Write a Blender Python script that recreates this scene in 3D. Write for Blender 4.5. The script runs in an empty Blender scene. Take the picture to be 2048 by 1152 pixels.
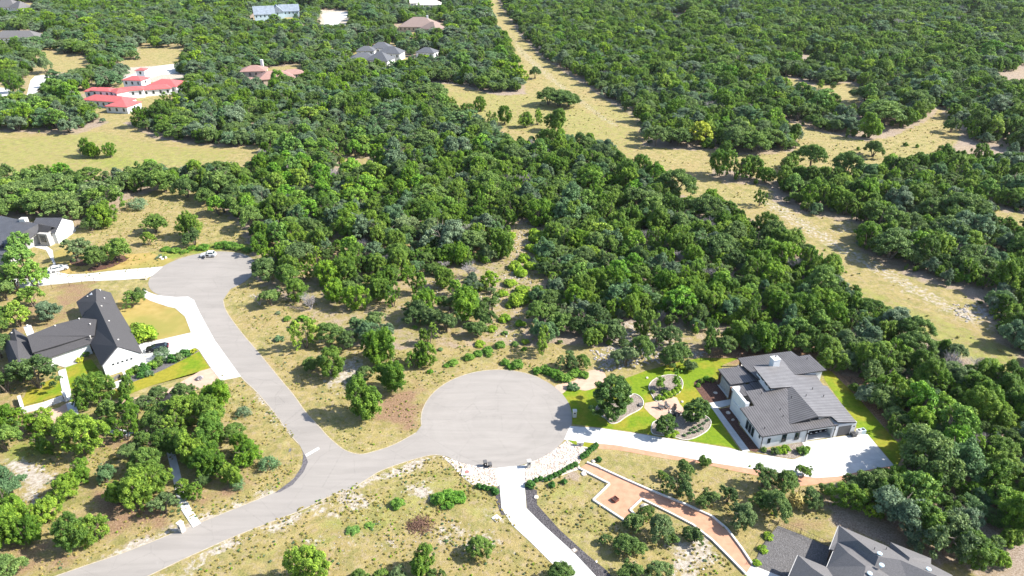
import bpy, bmesh, math, random
import numpy as np
from mathutils import Vector, Matrix, geometry
R = math.radians
# ---------------------------------------------------------------- camera, sky, sun, exposure
scene = bpy.context.scene
CAM_H, PITCH, FPX = 90.0, 29.0, 1365.33
cam_d = bpy.data.cameras.new("camera"); cam = bpy.data.objects.new("camera", cam_d)
scene.collection.objects.link(cam); scene.camera = cam
cam.location = (0, 0, CAM_H); cam.rotation_euler = (R(90 - PITCH), 0, 0)
cam_d.sensor_width = 36; cam_d.lens = 24; cam_d.clip_start = 0.5; cam_d.clip_end = 9000
SUN_EL, SUN_AZ = 40.0, 2.0          # azimuth measured from +X towards +Y
world = bpy.data.worlds.new("World"); scene.world = world; world.use_nodes = True
wn = world.node_tree.nodes; wl = world.node_tree.links
sky = wn.new("ShaderNodeTexSky"); sky.sky_type = 'NISHITA'; sky.sun_disc = False
sky.sun_elevation = R(SUN_EL); sky.sun_rotation = R(90 - SUN_AZ)
wl.new(sky.outputs[0], wn["Background"].inputs[0]); wn["Background"].inputs[1].default_value = 0.12
sun_d = bpy.data.lights.new("sun", 'SUN'); sun = bpy.data.objects.new("sun", sun_d)
scene.collection.objects.link(sun); sun_d.energy = 5.0; sun_d.angle = R(0.5); sun_d.color = (1.0, 0.95, 0.86)
sd = Vector((math.cos(R(SUN_EL)) * math.cos(R(SUN_AZ)), math.cos(R(SUN_EL)) * math.sin(R(SUN_AZ)), math.sin(R(SUN_EL))))
sun.rotation_euler = sd.to_track_quat('Z', 'Y').to_euler()
sun.location = sd * 300
scene.view_settings.view_transform = 'Standard'; scene.view_settings.look = 'None'
scene.view_settings.gamma = 1; scene.view_settings.exposure = 1.25
scene.cycles.max_bounces = 5; scene.cycles.diffuse_bounces = 3; scene.cycles.transmission_bounces = 4

# ---------------------------------------------------------------- helpers
C = scene.collection
CP, SP = math.cos(R(PITCH)), math.sin(R(PITCH))
def U(px, py, z=0.0):
    """point of the photograph (2048x1152) -> world x, y at height z"""
    x = (px - 1024) / FPX; y = (576 - py) / FPX
    dy = CP + y * SP; dz = -SP + y * CP
    t = (z - CAM_H) / dz
    return (x * t, dy * t)
def UP(px, py, p0, nrm):
    """ray of the photograph met with a plane"""
    x = (px - 1024) / FPX; y = (576 - py) / FPX
    d = Vector((x, CP + y * SP, -SP + y * CP)); o = Vector((0, 0, CAM_H))
    t = (Vector(p0) - o).dot(nrm) / d.dot(nrm)
    return o + d * t
def proj(X, Y, Z=0.0):
    d = Z - CAM_H
    zz = Y * CP - d * SP; yy = Y * SP + d * CP
    return 1024 + FPX * X / zz, 576 - FPX * yy / zz
def ppm(px, py, z=0):
    X, Y = U(px, py, z)
    return FPX / (Y * CP + (CAM_H - z) * SP)
def tag(o, label=None, cat=None, group=None, kind=None):
    if label: o["label"] = label
    if cat: o["category"] = cat
    if group: o["group"] = group
    if kind: o["kind"] = kind
    return o
def empty(name, loc, rz=0, label=None, cat=None, group=None):
    o = bpy.data.objects.new(name, None); o.empty_display_size = 0.3; C.objects.link(o)
    o.location = loc; o.rotation_euler = (0, 0, rz)
    return tag(o, label, cat, group)
def mobj(name, V, F, mats, parent=None, midx=None, smooth=False):
    me = bpy.data.meshes.new(name)
    me.from_pydata([tuple(v) for v in V], [], [tuple(f) for f in F]); me.update()
    for m in (mats if isinstance(mats, (list, tuple)) else [mats]): me.materials.append(m)
    if midx is not None: me.polygons.foreach_set("material_index", midx)
    if smooth: me.polygons.foreach_set("use_smooth", [True] * len(me.polygons))
    o = bpy.data.objects.new(name, me); C.objects.link(o)
    if parent: o.parent = parent
    return o
class MB:
    """collects simple solids into one mesh"""
    def __init__(s): s.V = []; s.F = []; s.M = []
    def add(s, V, F, m=0):
        n = len(s.V); s.V += [tuple(v) for v in V]; s.F += [tuple(i + n for i in f) for f in F]; s.M += [m] * len(F); return s
    def box(s, x0, x1, y0, y1, z0, z1, m=0, M=None):
        V = [(x0, y0, z0), (x1, y0, z0), (x1, y1, z0), (x0, y1, z0), (x0, y0, z1), (x1, y0, z1), (x1, y1, z1), (x0, y1, z1)]
        if M is not None: V = [M @ Vector(v) for v in V]
        return s.add(V, [(0, 3, 2, 1), (4, 5, 6, 7), (0, 1, 5, 4), (1, 2, 6, 5), (2, 3, 7, 6), (3, 0, 4, 7)], m)
    def tube(s, pts, rad, n=6, m=0, cap=True):
        pts = [Vector(p) for p in pts]; rings = []
        for i, p in enumerate(pts):
            d = (pts[min(i + 1, len(pts) - 1)] - pts[max(i - 1, 0)]).normalized()
            a = d.orthogonal().normalized(); b = d.cross(a)
            if i and abs(a.dot(rings[-1][1])) < 2: 
                a = (rings[-1][1] - d * rings[-1][1].dot(d)).normalized(); b = d.cross(a)
            r = rad[i] if isinstance(rad, (list, tuple)) else rad
            rings.append(([p + (a * math.cos(2 * math.pi * k / n) + b * math.sin(2 * math.pi * k / n)) * r for k in range(n)], a))
        V = [v for rg, _ in rings for v in rg]; F = []
        for i in range(len(pts) - 1):
            for k in range(n):
                F.append((i * n + k, i * n + (k + 1) % n, (i + 1) * n + (k + 1) % n, (i + 1) * n + k))
        if cap: F.append(tuple(range(n))[::-1]); F.append(tuple((len(pts) - 1) * n + k for k in range(n)))
        return s.add(V, F, m)
    def prism(s, poly, z0, z1, m=0, mside=None):
        """poly: list of (x,y); z0/z1 number or list"""
        n = len(poly); a = 0.5 * sum(poly[i][0] * poly[(i + 1) % n][1] - poly[(i + 1) % n][0] * poly[i][1] for i in range(n))
        Z0 = list(z0) if isinstance(z0, (list, tuple)) else [z0] * n
        Z1 = list(z1) if isinstance(z1, (list, tuple)) else [z1] * n
        P = list(poly)
        if a < 0: P = P[::-1]; Z0 = Z0[::-1]; Z1 = Z1[::-1]
        V = [(p[0], p[1], z) for p, z in zip(P, Z0)] + [(p[0], p[1], z) for p, z in zip(P, Z1)]
        tri = geometry.tessellate_polygon([[Vector((p[0], p[1], 0)) for p in P]])
        T = []
        for t in tri:
            x = [Vector((P[i][0], P[i][1])) for i in t]
            cr = (x[1] - x[0]).cross(x[2] - x[0])
            T.append(tuple(t) if cr > 0 else tuple(t)[::-1])
        s.add(V, [tuple(i + n for i in t) for t in T] + [t[::-1] for t in T], m)
        s.add(V, [(i, (i + 1) % n, (i + 1) % n + n, i + n) for i in range(n)], m if mside is None else mside)
        return s
    def build(s, name, mats, parent=None, smooth=False):
        return mobj(name, s.V, s.F, mats, parent, s.M, smooth)
def catmull(pts, k=6, closed=False):
    P = [Vector((p[0], p[1])) for p in pts]; n = len(P); out = []
    for i in range(n if closed else n - 1):
        p0 = P[(i - 1) % n] if closed or i else P[0]; p1 = P[i]; p2 = P[(i + 1) % n]; p3 = P[(i + 2) % n] if closed or i + 2 < n else P[-1]
        for j in range(k):
            t = j / k
            out.append(0.5 * ((2 * p1) + (p2 - p0) * t + (2 * p0 - 5 * p1 + 4 * p2 - p3) * t * t + (3 * p1 - p0 - 3 * p2 + p3) * t ** 3))
    if not closed: out.append(P[-1])
    return [(v.x, v.y) for v in out]
def UU(pts, z=0): return [U(x, y, z) for x, y in pts]
def inpoly(X, Y, poly):
    inside = np.zeros(X.shape, bool); n = len(poly); j = n - 1
    for i in range(n):
        xi, yi = poly[i]; xj, yj = poly[j]
        if yi != yj:
            c = ((yi > Y) != (yj > Y)) & (X < (xj - xi) * (Y - yi) / (yj - yi) + xi)
            inside ^= c
        j = i
    return inside
def polydist(X, Y, poly):
    """signed distance, positive inside"""
    d = np.full(X.shape, 1e9); n = len(poly)
    for i in range(n):
        ax, ay = poly[i]; bx, by = poly[(i + 1) % n]
        vx, vy = bx - ax, by - ay; L = vx * vx + vy * vy + 1e-9
        t = np.clip(((X - ax) * vx + (Y - ay) * vy) / L, 0, 1)
        d = np.minimum(d, (X - ax - t * vx) ** 2 + (Y - ay - t * vy) ** 2)
    d = np.sqrt(d)
    return np.where(inpoly(X, Y, poly), d, -d)

# ---------------------------------------------------------------- materials
class NT:
    def __init__(s, name):
        s.m = bpy.data.materials.new(name); s.m.use_nodes = True
        s.n = s.m.node_tree.nodes; s.l = s.m.node_tree.links; s.b = s.n["Principled BSDF"]
        s.b.inputs["Roughness"].default_value = 0.9; s.b.inputs["Specular IOR Level"].default_value = 0.25
        s._c = None
    def pos(s):
        if s._c is None: s._c = s.n.new("ShaderNodeNewGeometry").outputs["Position"]
        return s._c
    def objc(s): return s.n.new("ShaderNodeTexCoord").outputs["Object"]
    def noise(s, scale, detail=3, rough=0.6, vec=None, dist=0.0):
        t = s.n.new("ShaderNodeTexNoise"); t.inputs["Scale"].default_value = scale; t.inputs["Detail"].default_value = detail
        t.inputs["Roughness"].default_value = rough; t.inputs["Distortion"].default_value = dist
        s.l.new(vec if vec is not None else s.pos(), t.inputs["Vector"]); return t.outputs[0]
    def voro(s, scale, vec=None, feature='F1', out="Distance"):
        t = s.n.new("ShaderNodeTexVoronoi"); t.inputs["Scale"].default_value = scale; t.feature = feature
        s.l.new(vec if vec is not None else s.pos(), t.inputs["Vector"]); return t.outputs[out]
    def ramp(s, fac, stops):
        r = s.n.new("ShaderNodeValToRGB"); e = r.color_ramp.elements
        while len(e) < len(stops): e.new(0.5)
        for el, (p, c) in zip(e, stops):
            el.position = p; el.color = (c, c, c, 1) if not isinstance(c, (tuple, list)) else (*c, 1)
        s.l.new(fac, r.inputs[0]); return r.outputs[0]
    def mix(s, f, a, b, mode='MIX'):
        x = s.n.new("ShaderNodeMix"); x.data_type = 'RGBA'; x.blend_type = mode
        for i, v in ((0, f), (6, a), (7, b)):
            if isinstance(v, (int, float)): x.inputs[i].default_value = v
            elif isinstance(v, (tuple, list)): x.inputs[i].default_value = (*v, 1)
            else: s.l.new(v, x.inputs[i])
        return x.outputs[2]
    def math(s, op, a, b=None, c=None):
        x = s.n.new("ShaderNodeMath"); x.operation = op
        for i, v in enumerate((a, b, c)):
            if v is None: continue
            if isinstance(v, (int, float)): x.inputs[i].default_value = v
            else: s.l.new(v, x.inputs[i])
        return x.outputs[0]
    def mapping(s, vec, scale=(1, 1, 1), rot=(0, 0, 0)):
        x = s.n.new("ShaderNodeMapping"); x.inputs["Scale"].default_value = scale; x.inputs["Rotation"].default_value = rot
        s.l.new(vec, x.inputs["Vector"]); return x.outputs[0]
    def attr(s, name, out="Color"):
        x = s.n.new("ShaderNodeAttribute"); x.attribute_name = name; return x.outputs[out]
    def sep(s, c):
        x = s.n.new("ShaderNodeSeparateColor"); s.l.new(c, x.inputs[0]); return x.outputs
    def col(s, c): 
        if isinstance(c, (tuple, list)): s.b.inputs["Base Color"].default_value = (*c, 1)
        else: s.l.new(c, s.b.inputs["Base Color"])
        return s
    def rough(s, r): s.b.inputs["Roughness"].default_value = r; return s
    def bump(s, h, strength=0.5, dist=0.05):
        x = s.n.new("ShaderNodeBump"); x.inputs["Strength"].default_value = strength; x.inputs["Distance"].default_value = dist
        s.l.new(h, x.inputs["Height"]); s.l.new(x.outputs[0], s.b.inputs["Normal"]); return s
def mat_noise(name, a, b, scale=2.0, rough=0.85, detail=4, bump=None, lo=0.35, hi=0.65, obj=False, c=None):
    t = NT(name); v = t.objc() if obj else None
    n = t.noise(scale, detail, vec=v); col = t.ramp(n, [(lo, a), (hi, b)])
    if c is not None: col = t.mix(t.ramp(t.noise(scale * 0.13, 3, vec=v), [(0.42, 0.0), (0.62, 1.0)]), col, c)
    t.col(col).rough(rough)
    if bump: t.bump(t.noise(scale * 3, 3, vec=v), bump, 0.03)
    return t.m
def mat_plain(name, c, rough=0.5, metal=0.0, var=0.08):
    t = NT(name); v = t.objc(); n = t.noise(3.0, 4, vec=v)
    d = tuple(max(0, x * (1 - var)) for x in c); u = tuple(min(1, x * (1 + var)) for x in c)
    t.col(t.ramp(n, [(0.35, d), (0.65, u)])).rough(rough); t.b.inputs["Metallic"].default_value = metal
    return t.m
# ---------------------------------------------------------------- the lie of the land (photograph pixels on flat ground)
CLEAR = {   # open ground without wild trees
 'meadow': [(-90,258),(60,266),(150,270),(225,243),(262,250),(300,275),(380,288),(470,295),(520,290),(505,335),(440,345),(330,352),(300,356),(215,362),(120,356),(-90,372)],
 'lot': [(150,452),(232,430),(255,398),(300,384),(340,374),(420,392),(455,428),(480,452),(500,500),(500,525),(440,512),(300,545),(120,560),(90,520),(130,500)],
 'corridor': [(968,-30),(985,40),(1020,92),(1045,150),(1052,188),(1000,192),(900,168),(866,168),(885,200),(925,238),(1000,262),(1020,285),(1110,290),(1200,290),(1270,330),(1350,387),(1480,427),(1540,462),(1590,492),(1640,532),(1740,618),(1850,670),(1930,715),(2020,762),(2130,830),(2140,790),(2060,740),(2000,690),(1975,640),(1950,600),(1900,577),(1830,557),(1760,527),(1708,492),(1742,452),(1680,440),(1600,427),(1545,402),(1540,372),(1450,366),(1420,350),(1440,325),(1432,300),(1370,300),(1284,292),(1280,262),(1270,235),(1215,202),(1180,177),(1140,152),(1080,112),(1040,70),(995,0),(985,-30)],
 'patch_a': [(1540,152),(1590,158),(1625,172),(1700,166),(1725,180),(1715,215),(1690,235),(1680,205),(1640,198),(1580,182)], 'patch_d': [(1775,180),(1800,185),(1790,200),(1770,195)], 'meadow_b': [(690,318),(745,318),(750,345),(690,350)],
 'patch_b': [(1560,238),(1640,264),(1730,282),(1790,272),(1860,238),(1880,215),(1905,250),(1925,265),(1900,300),(1830,330),(1750,347),(1600,347),(1540,362),(1500,352),(1430,334),(1418,302),(1500,312),(1590,302),(1597,276)],
 'patch_c': [(1985,417),(2048,430),(2130,440),(2130,470),(2000,457)],
 'far_a': [(60,148),(140,150),(138,165),(80,185),(55,205),(40,205),(60,170)], 'far_a2': [(-60,165),(18,168),(10,205),(-60,215)],
 'far_b': [(90,100),(180,122),(170,150),(80,140)], 'far_c': [(250,120),(345,120),(350,150),(240,140)],
 'far_d': [(640,20),(700,22),(690,60),(640,62)], 'far_e': [(280,95),(370,100),(360,135),(280,130)],
 'island': [(400,590),(505,555),(560,590),(640,640),(700,690),(830,700),(940,690),(1080,690),(1200,690),(1240,700),(1260,740),(1150,840),(1144,960),(880,1200),(540,1050),(560,800)],
 'south': [(-60,760),(130,755),(300,700),(560,780),(640,900),(1000,900),(1160,960),(1520,930),(1600,975),(1660,1000),(1650,1060),(1700,1200),(2000,1400),(-60,1400)],
 'left': [(-90,545),(60,560),(300,540),(400,600),(500,760),(300,830),(130,760),(-90,760)],
 'garden': [(1130,740),(1240,695),(1440,712),(1560,700),(1640,735),(1668,742),(1790,880),(1800,935),(1720,960),(1640,990),(1520,990),(1150,1000)],
 'house_left_far': [(-90,430),(150,440),(150,560),(-90,580)],
 'house_south': [(1560,1045),(1660,1045),(1980,1160),(2200,1400),(1500,1400)],
 'street_a': [(280,560),(330,525),(437,498),(505,505),(520,540),(500,575),(460,590),(450,620),(640,850),(690,895),(600,900),(470,770),(380,600),(285,585)],
 'street_b': [(840,830),(870,775),(985,730),(1090,755),(1155,830),(1130,890),(1050,940),(880,930)],
 'h_red': [(170,190),(240,172),(262,148),(372,150),(376,190),(320,218),(296,242),(220,246),(170,224)],
 'h_brown': [(486,142),(600,128),(610,160),(590,176),(530,182),(486,178)],
 'h_slate': [(704,108),(765,92),(812,108),(820,128),(800,142),(760,146),(702,136)], 'h_slate2': [(838,104),(876,104),(886,124),(840,126)],
 'h_tan': [(800,48),(888,46),(890,76),(796,76)], 'h_white': [(820,4),(884,4),(884,26),(818,24)], 'h_blue': [(508,28),(602,22),(602,44),(540,54),(506,52)], 'h_dark': [(-60,72),(96,66),(96,92),(-60,98)], 'h_grey': [(-60,8),(76,6),(78,34),(-60,36)],
}
SPARSE = {  # (polygon, keep probability)
 'a': ([(480,430),(700,470),(900,470),(1050,440),(1100,470),(1100,600),(1060,700),(840,700),(640,640),(560,590),(505,555),(490,500)], 0.66),
 'a2': ([(560,560),(1060,560),(1090,640),(1060,700),(700,700),(600,640)], 0.34),
 'b': ([(1030,440),(1100,440),(1085,520),(1075,570),(1040,640),(985,700),(960,600),(1000,560)], 0.14),
 'c': ([(1180,660),(1290,640),(1560,660),(1640,735),(1240,700)], 0.25),
 'd': ([(-90,60),(560,60),(700,30),(900,80),(700,110),(420,130),(-90,250)], 0.66),
 'e': ([(560,265),(800,250),(740,320),(680,330)], 0.7),
}
W_CLEAR = {k: UU(v) for k, v in CLEAR.items()}
W_SPARSE = {k: (UU(v[0]), v[1]) for k, v in SPARSE.items()}
GREEN = [([(170,318),(250,312),(300,325),(220,345)],.55),([(-60,280),(200,262),(330,290),(480,300),(440,330),(-60,350)],.42),([(880,180),(1100,195),(1280,260),(1270,320),(1100,280),(940,240)],.38),([(1440,320),(1600,300),(1800,290),(1900,240),(1880,310),(1600,345)],.3),([(1150,205),(1290,215),(1290,250),(1200,235)],.35),([(300,508),(400,488),(510,488),(508,505),(437,498),(375,508),(330,528)],.95),
 ([(1700,560),(2048,700),(2048,800),(1850,680),(1700,600)],.45),([(1600,480),(1700,490),(1680,520),(1590,470)],.35),([(0,890),(120,870),(130,900),(60,935),(0,950)],.6),([(895,690),(1000,690),(1000,730),(880,740)],.3),
 ([(130,735),(180,722),(215,755),(180,790),(140,775)],.9),([(1300,860),(1560,870),(1560,880),(1300,880)],.0),([(620,1040),(800,1020),(790,1070),(640,1080)],.45),([(420,1152),(560,1080),(880,930),(1000,990),(900,1040),(600,1120)],.38),([(1060,990),(1300,1000),(1260,1100),(1180,1100)],.3),([(1200,900),(1450,940),(1400,980),(1250,950)],.3),([(860,960),(990,1000),(990,1060),(880,1030)],.35),([(1090,960),(1170,960),(1180,1010),(1090,1000)],.4),([(420,775),(500,765),(600,880),(600,930),(520,930)],.25)]
BARE = [([(640,990),(730,975),(760,1000),(700,1040),(660,1030)],.6),([(600,1075),(800,1065),(790,1100),(600,1100)],.45),([(820,1050),(900,1040),(1010,1060),(1020,1110),(880,1110)],.48),([(800,960),(860,960),(870,1000),(820,1000)],.7),([(950,1000),(1010,1010),(1020,1060),(960,1050)],.4),
 ([(850,560),(1090,545),(1060,690),(990,690),(950,640),(860,620)],.3),([(1030,440),(1100,440),(1075,570),(1040,640),(1000,560)],.36),([(640,740),(720,700),(740,760),(700,790),(660,780)],.6),([(560,440),(640,430),(620,470),(570,465)],.6),
 ([(1660,440),(1710,440),(1710,470),(1660,470)],.42),([(1880,610),(1990,610),(2010,650),(1900,640)],.5),([(-60,150),(60,140),(150,150),(100,190),(60,220),(-60,235)],.3),([(640,20),(700,22),(690,60),(640,62)],1.),([(260,135),(400,125),(420,150),(300,165),(230,160)],.95),
 ([(1010,40),(1040,90),(1130,170),(1240,250),(1230,262),(1110,175),(1030,105)],.42),([(1500,395),(1560,405),(1700,490),(1900,600),(2000,660),(1990,672),(1880,625),(1690,520),(1550,430)],.46),([(380,560),(480,560),(480,700),(420,640)],.0),
 ([(1190,640),(1290,640),(1450,720),(1280,712),(1200,730)],.5),([(0,920),(60,910),(110,940),(80,1010),(40,1000)],.7),([(1330,1080),(1440,1060),(1440,1150),(1330,1150)],.65),([(480,740),(512,765),(600,880),(590,885),(490,770)],.8),([(160,1130),(398,1035),(545,978),(545,986),(398,1047),(160,1143)],.9),
 ([(295,1160),(512,1060),(760,945),(885,905),(885,918),(770,958),(512,1075),(300,1172)],.85),([(0,560),(560,540),(540,600),(0,620)],.0),([(1230,700),(1290,712),(1200,735),(1170,742)],.6)]
RED = [([(750,800),(840,760),(840,860),(760,850)],.8),([(180,960),(330,1000),(330,1060),(160,1090)],.7),([(0,1050),(150,1100),(150,1152),(0,1152)],.6),([(370,990),(520,930),(520,970),(400,1020)],.6),([(0,800),(140,830),(240,870),(300,900),(200,900),(0,860)],.7),([(590,510),(700,500),(700,560),(600,560)],.5),
 ([(1650,740),(1800,760),(1900,900),(1800,900)],.9),([(1400,690),(1650,690),(1650,730),(1400,720)],.9),([(105,565),(190,560),(200,600),(110,620)],.6),([(20,600),(180,600),(160,640),(20,680)],.5),([(1560,1010),(1660,1040),(1660,1090),(1560,1060)],.5)]
GREENW = [(UU(p), w) for p, w in GREEN if w]; BAREW = [(UU(p), w) for p, w in BARE if w]; REDW = [(UU(p), w) for p, w in RED if w]
# ---------------------------------------------------------------- ground sheet (one mesh out to the horizon)
def build_ground():
    na, nr = 560, 620
    ang = np.linspace(-R(62), R(62), na); rad = np.concatenate([[2.0], np.geomspace(30, 2600, nr - 1)])
    A, Rr = np.meshgrid(ang, rad); X = np.sin(A) * Rr; Y = np.cos(A) * Rr
    Z = np.zeros_like(X)
    V = np.stack([X, Y, Z], -1).reshape(-1, 3)
    i = np.arange(na * nr).reshape(nr, na)
    F = np.stack([i[:-1, :-1], i[:-1, 1:], i[1:, 1:], i[1:, :-1]], -1).reshape(-1, 4)[:, ::-1]
    me = bpy.data.meshes.new("ground"); me.vertices.add(len(V)); me.vertices.foreach_set("co", V.ravel())
    me.loops.add(F.size); me.loops.foreach_set("vertex_index", F.ravel())
    me.polygons.add(len(F)); me.polygons.foreach_set("loop_start", np.arange(0, F.size, 4)); me.update(); me.validate()
    x, y = V[:, 0], V[:, 1]
    wob = 1.3 * (np.sin(x * 0.9 + 2.1 * np.sin(y * 0.37)) + np.sin(y * 1.1 + 1.7 * np.sin(x * 0.43))) * 0.5
    def soft(polys, edge):
        out = np.zeros(len(x))
        for p, w in polys:
            xs = [q[0] for q in p]; ys = [q[1] for q in p]; m = (x > min(xs) - 12) & (x < max(xs) + 12) & (y > min(ys) - 12) & (y < max(ys) + 12)
            d = polydist(x[m], y[m], p) + wob[m]
            out[m] = np.maximum(out[m], w * np.clip(0.5 + d / (2 * edge), 0, 1))
        return out
    opened = soft([(p, 1.0) for k, p in W_CLEAR.items()], 3.0)
    sparse = soft([(v[0], 0.55) for v in W_SPARSE.values()], 3.0)
    litter = 1 - np.maximum(opened, sparse)
    col = np.stack([litter, soft(GREENW, 2.0), soft(BAREW, 2.2), soft(REDW, 2.5)], -1).astype(np.float32)
    a = me.attributes.new("cover", 'FLOAT_COLOR', 'POINT'); a.data.foreach_set("color", col.ravel())
    t = NT("ground_cover"); cov = t.attr("cover"); s = t.sep(cov); alpha = t.attr("cover", "Alpha")
    n_l = t.noise(0.05, 4, 0.55); n_m = t.noise(0.45, 5, 0.65); n_f = t.noise(3.2, 4, 0.7); n_g = t.noise(9.0, 2, 0.6)
    gold = t.ramp(n_m, [(0.30, (0.165, 0.16, 0.038)), (0.46, (0.265, 0.228, 0.078)), (0.60, (0.35, 0.288, 0.115)), (0.76, (0.43, 0.375, 0.22))])
    gold = t.mix(t.ramp(n_l, [(0.4, 0.0), (0.65, 0.55)]), gold, (0.33, 0.23, 0.105))
    gold = t.mix(t.ramp(n_f, [(0.38, 0.45), (0.52, 0.0)]), gold, (0.13, 0.12, 0.035))
    gold = t.mix(t.ramp(n_g, [(0.55, 0.0), (0.75, 0.4)]), gold, (0.46, 0.38, 0.20))
    n_p = t.noise(0.95, 6, 0.72, dist=0.4); n_q = t.noise(0.33, 5, 0.7)
    gold = t.mix(t.ramp(n_p, [(0.50, 0.0), (0.60, 0.55)]), gold, (0.34, 0.265, 0.185))
    gold = t.mix(t.ramp(n_q, [(0.50, 0.0), (0.60, 0.6)]), gold, t.ramp(n_f, [(0.4, (0.115, 0.125, 0.03)), (0.6, (0.22, 0.215, 0.065))]))
    gold = t.mix(t.ramp(t.noise(2.2, 5, 0.75), [(0.36, 0.55), (0.46, 0.0)]), gold, (0.13, 0.10, 0.045))
    def thr(w, n, k=0.5, sharp=0.12):   # breaks a soft weight up with noise
        v = t.math('ADD', w, t.math('MULTIPLY', t.math('SUBTRACT', n, 0.5), k))
        return t.ramp(v, [(0.5 - sharp, 0.0), (0.5 + sharp, 1.0)])
    lit = t.ramp(n_f, [(0.30, (0.10, 0.07, 0.045)), (0.46, (0.225, 0.17, 0.13)), (0.60, (0.35, 0.29, 0.25)), (0.74, (0.47, 0.425, 0.40))])
    lit = t.mix(t.ramp(n_l, [(0.35, 0.0), (0.6, 0.6)]), lit, t.ramp(n_m, [(0.4, (0.22, 0.165, 0.08)), (0.6, (0.36, 0.28, 0.19))]))
    grn = t.ramp(n_m, [(0.35, (0.12, 0.16, 0.025)), (0.55, (0.20, 0.235, 0.04)), (0.70, (0.30, 0.28, 0.08))])
    bare = t.ramp(t.noise(1.3, 5, 0.7), [(0.32, (0.22, 0.175, 0.115)), (0.48, (0.36, 0.315, 0.26)), (0.64, (0.50, 0.455, 0.40))])
    red = t.ramp(n_f, [(0.32, (0.13, 0.075, 0.042)), (0.55, (0.26, 0.165, 0.10)), (0.75, (0.36, 0.27, 0.18))])
    c = t.mix(thr(s[0], n_m, 0.9), gold, lit)
    c = t.mix(thr(s[1], n_m, 1.1, 0.2), c, grn)
    c = t.mix(thr(s[2], t.noise(0.9, 5, 0.7), 1.6, 0.10), c, bare)
    c = t.mix(thr(alpha, n_m, 1.0, 0.2), c, red)
    t.col(c).rough(0.95); t.bump(t.math('ADD', n_f, t.noise(14, 2)), 0.9, 0.12)
    me.materials.append(t.m)
    o = bpy.data.objects.new("ground", me); C.objects.link(o); tag(o, kind='structure')
    tag(o, "dry golden grass and pinkish leaf litter over pale limestone soil")
build_ground()
# ---------------------------------------------------------------- surface materials
def asphalt_mat(name, base, cen=None):
    t = NT(name); p = t.pos()
    st = t.noise(0.30, 5, 0.6, vec=t.mapping(p, (0.25, 1.9, 1), (0, 0, R(-24))), dist=0.9)
    b = tuple(base); d = tuple(v * 0.89 for v in b); u = tuple(min(1, v * 1.1) for v in b)
    c = t.ramp(st, [(0.36, d), (0.5, b), (0.64, u)])
    c = t.mix(0.35, c, t.ramp(t.noise(0.12, 3), [(0.35, tuple(v * q for v, q in zip(b, (0.92, 0.9, 0.9)))), (0.65, tuple(v * q for v, q in zip(b, (1.08, 1.05, 1.05))))]))
    c = t.mix(t.ramp(t.noise(22, 2), [(0.35, 0.25), (0.6, 0.0)]), c, tuple(v * 0.6 for v in b))
    c = t.mix(t.ramp(t.noise(0.8, 2), [(0.70, 0.0), (0.78, 0.5)]), c, u)
    # sweeping marks left by turning wheels round the large circle
    sx = t.n.new("ShaderNodeSeparateXYZ"); t.l.new(p, sx.inputs[0]); dx = t.math('SUBTRACT', sx.outputs[0], CEN[0]); dy = t.math('SUBTRACT', sx.outputs[1], CEN[1])
    rr = t.math('SQRT', t.math('ADD', t.math('MULTIPLY', dx, dx), t.math('MULTIPLY', dy, dy))); th = t.math('ARCTAN2', dy, dx)
    cv = t.n.new("ShaderNodeCombineXYZ"); t.l.new(t.math('MULTIPLY', rr, 0.9), cv.inputs[0]); t.l.new(t.math('MULTIPLY', th, 0.8), cv.inputs[1])
    arc = t.ramp(t.noise(1.0, 4, 0.6, vec=cv.outputs[0]), [(0.38, 0.0), (0.62, 0.18)]); ins = t.ramp(t.math('DIVIDE', rr, 16.0), [(0.92, 1.0), (1.0, 0.0)])
    c = t.mix(t.math('MULTIPLY', arc, ins), c, tuple(v * 1.22 for v in b))
    cr = t.voro(0.16, vec=t.mapping(p, (1, 1, 1), (0, 0, 0.3)), feature='DISTANCE_TO_EDGE'); crn = t.math('ADD', cr, t.math('MULTIPLY', t.math('SUBTRACT', t.noise(1.5, 3), 0.5), 0.05))
    c = t.mix(t.ramp(crn, [(0.0, 0.28), (0.012, 0.0)]), c, tuple(v * 0.55 for v in b))
    t.col(c).rough(0.85); t.bump(t.noise(40, 2), 0.2, 0.01); return t.m
M = {}
CEN = U(993, 838)
M['asphalt'] = asphalt_mat("asphalt", (0.262, 0.243, 0.223))
M['asphalt_dark'] = mat_noise("dark_asphalt", (0.07, 0.065, 0.07), (0.14, 0.13, 0.14), 3.0, bump=0.3)
M['paint'] = mat_noise("road_paint", (0.55, 0.55, 0.53), (0.75, 0.75, 0.74), 3.0)
def concrete(name, a, b, joint=3.0, rot=0.0):
    t = NT(name); p = t.pos(); c = t.ramp(t.noise(0.5, 5, 0.6), [(0.35, a), (0.65, b)])
    v = t.mapping(p, (1 / joint, 1 / joint, 1), (0, 0, rot)); s = t.n.new("ShaderNodeSeparateXYZ"); t.l.new(v, s.inputs[0])
    j = t.math('MAXIMUM', t.math('GREATER_THAN', t.math('FRACT', s.outputs[0]), 0.985), t.math('GREATER_THAN', t.math('FRACT', s.outputs[1]), 0.985))
    t.col(t.mix(t.math('MULTIPLY', j, 0.35), c, tuple(x * 0.45 for x in a))).rough(0.8); t.bump(t.noise(18, 2), 0.15, 0.01); return t.m
M['concrete'] = concrete("concrete", (0.42, 0.415, 0.40), (0.53, 0.525, 0.51), 4.0, R(-12))
M['limestone'] = concrete("limestone_paving", (0.44, 0.44, 0.44), (0.58, 0.58, 0.57), 1.1, R(-60))
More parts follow.
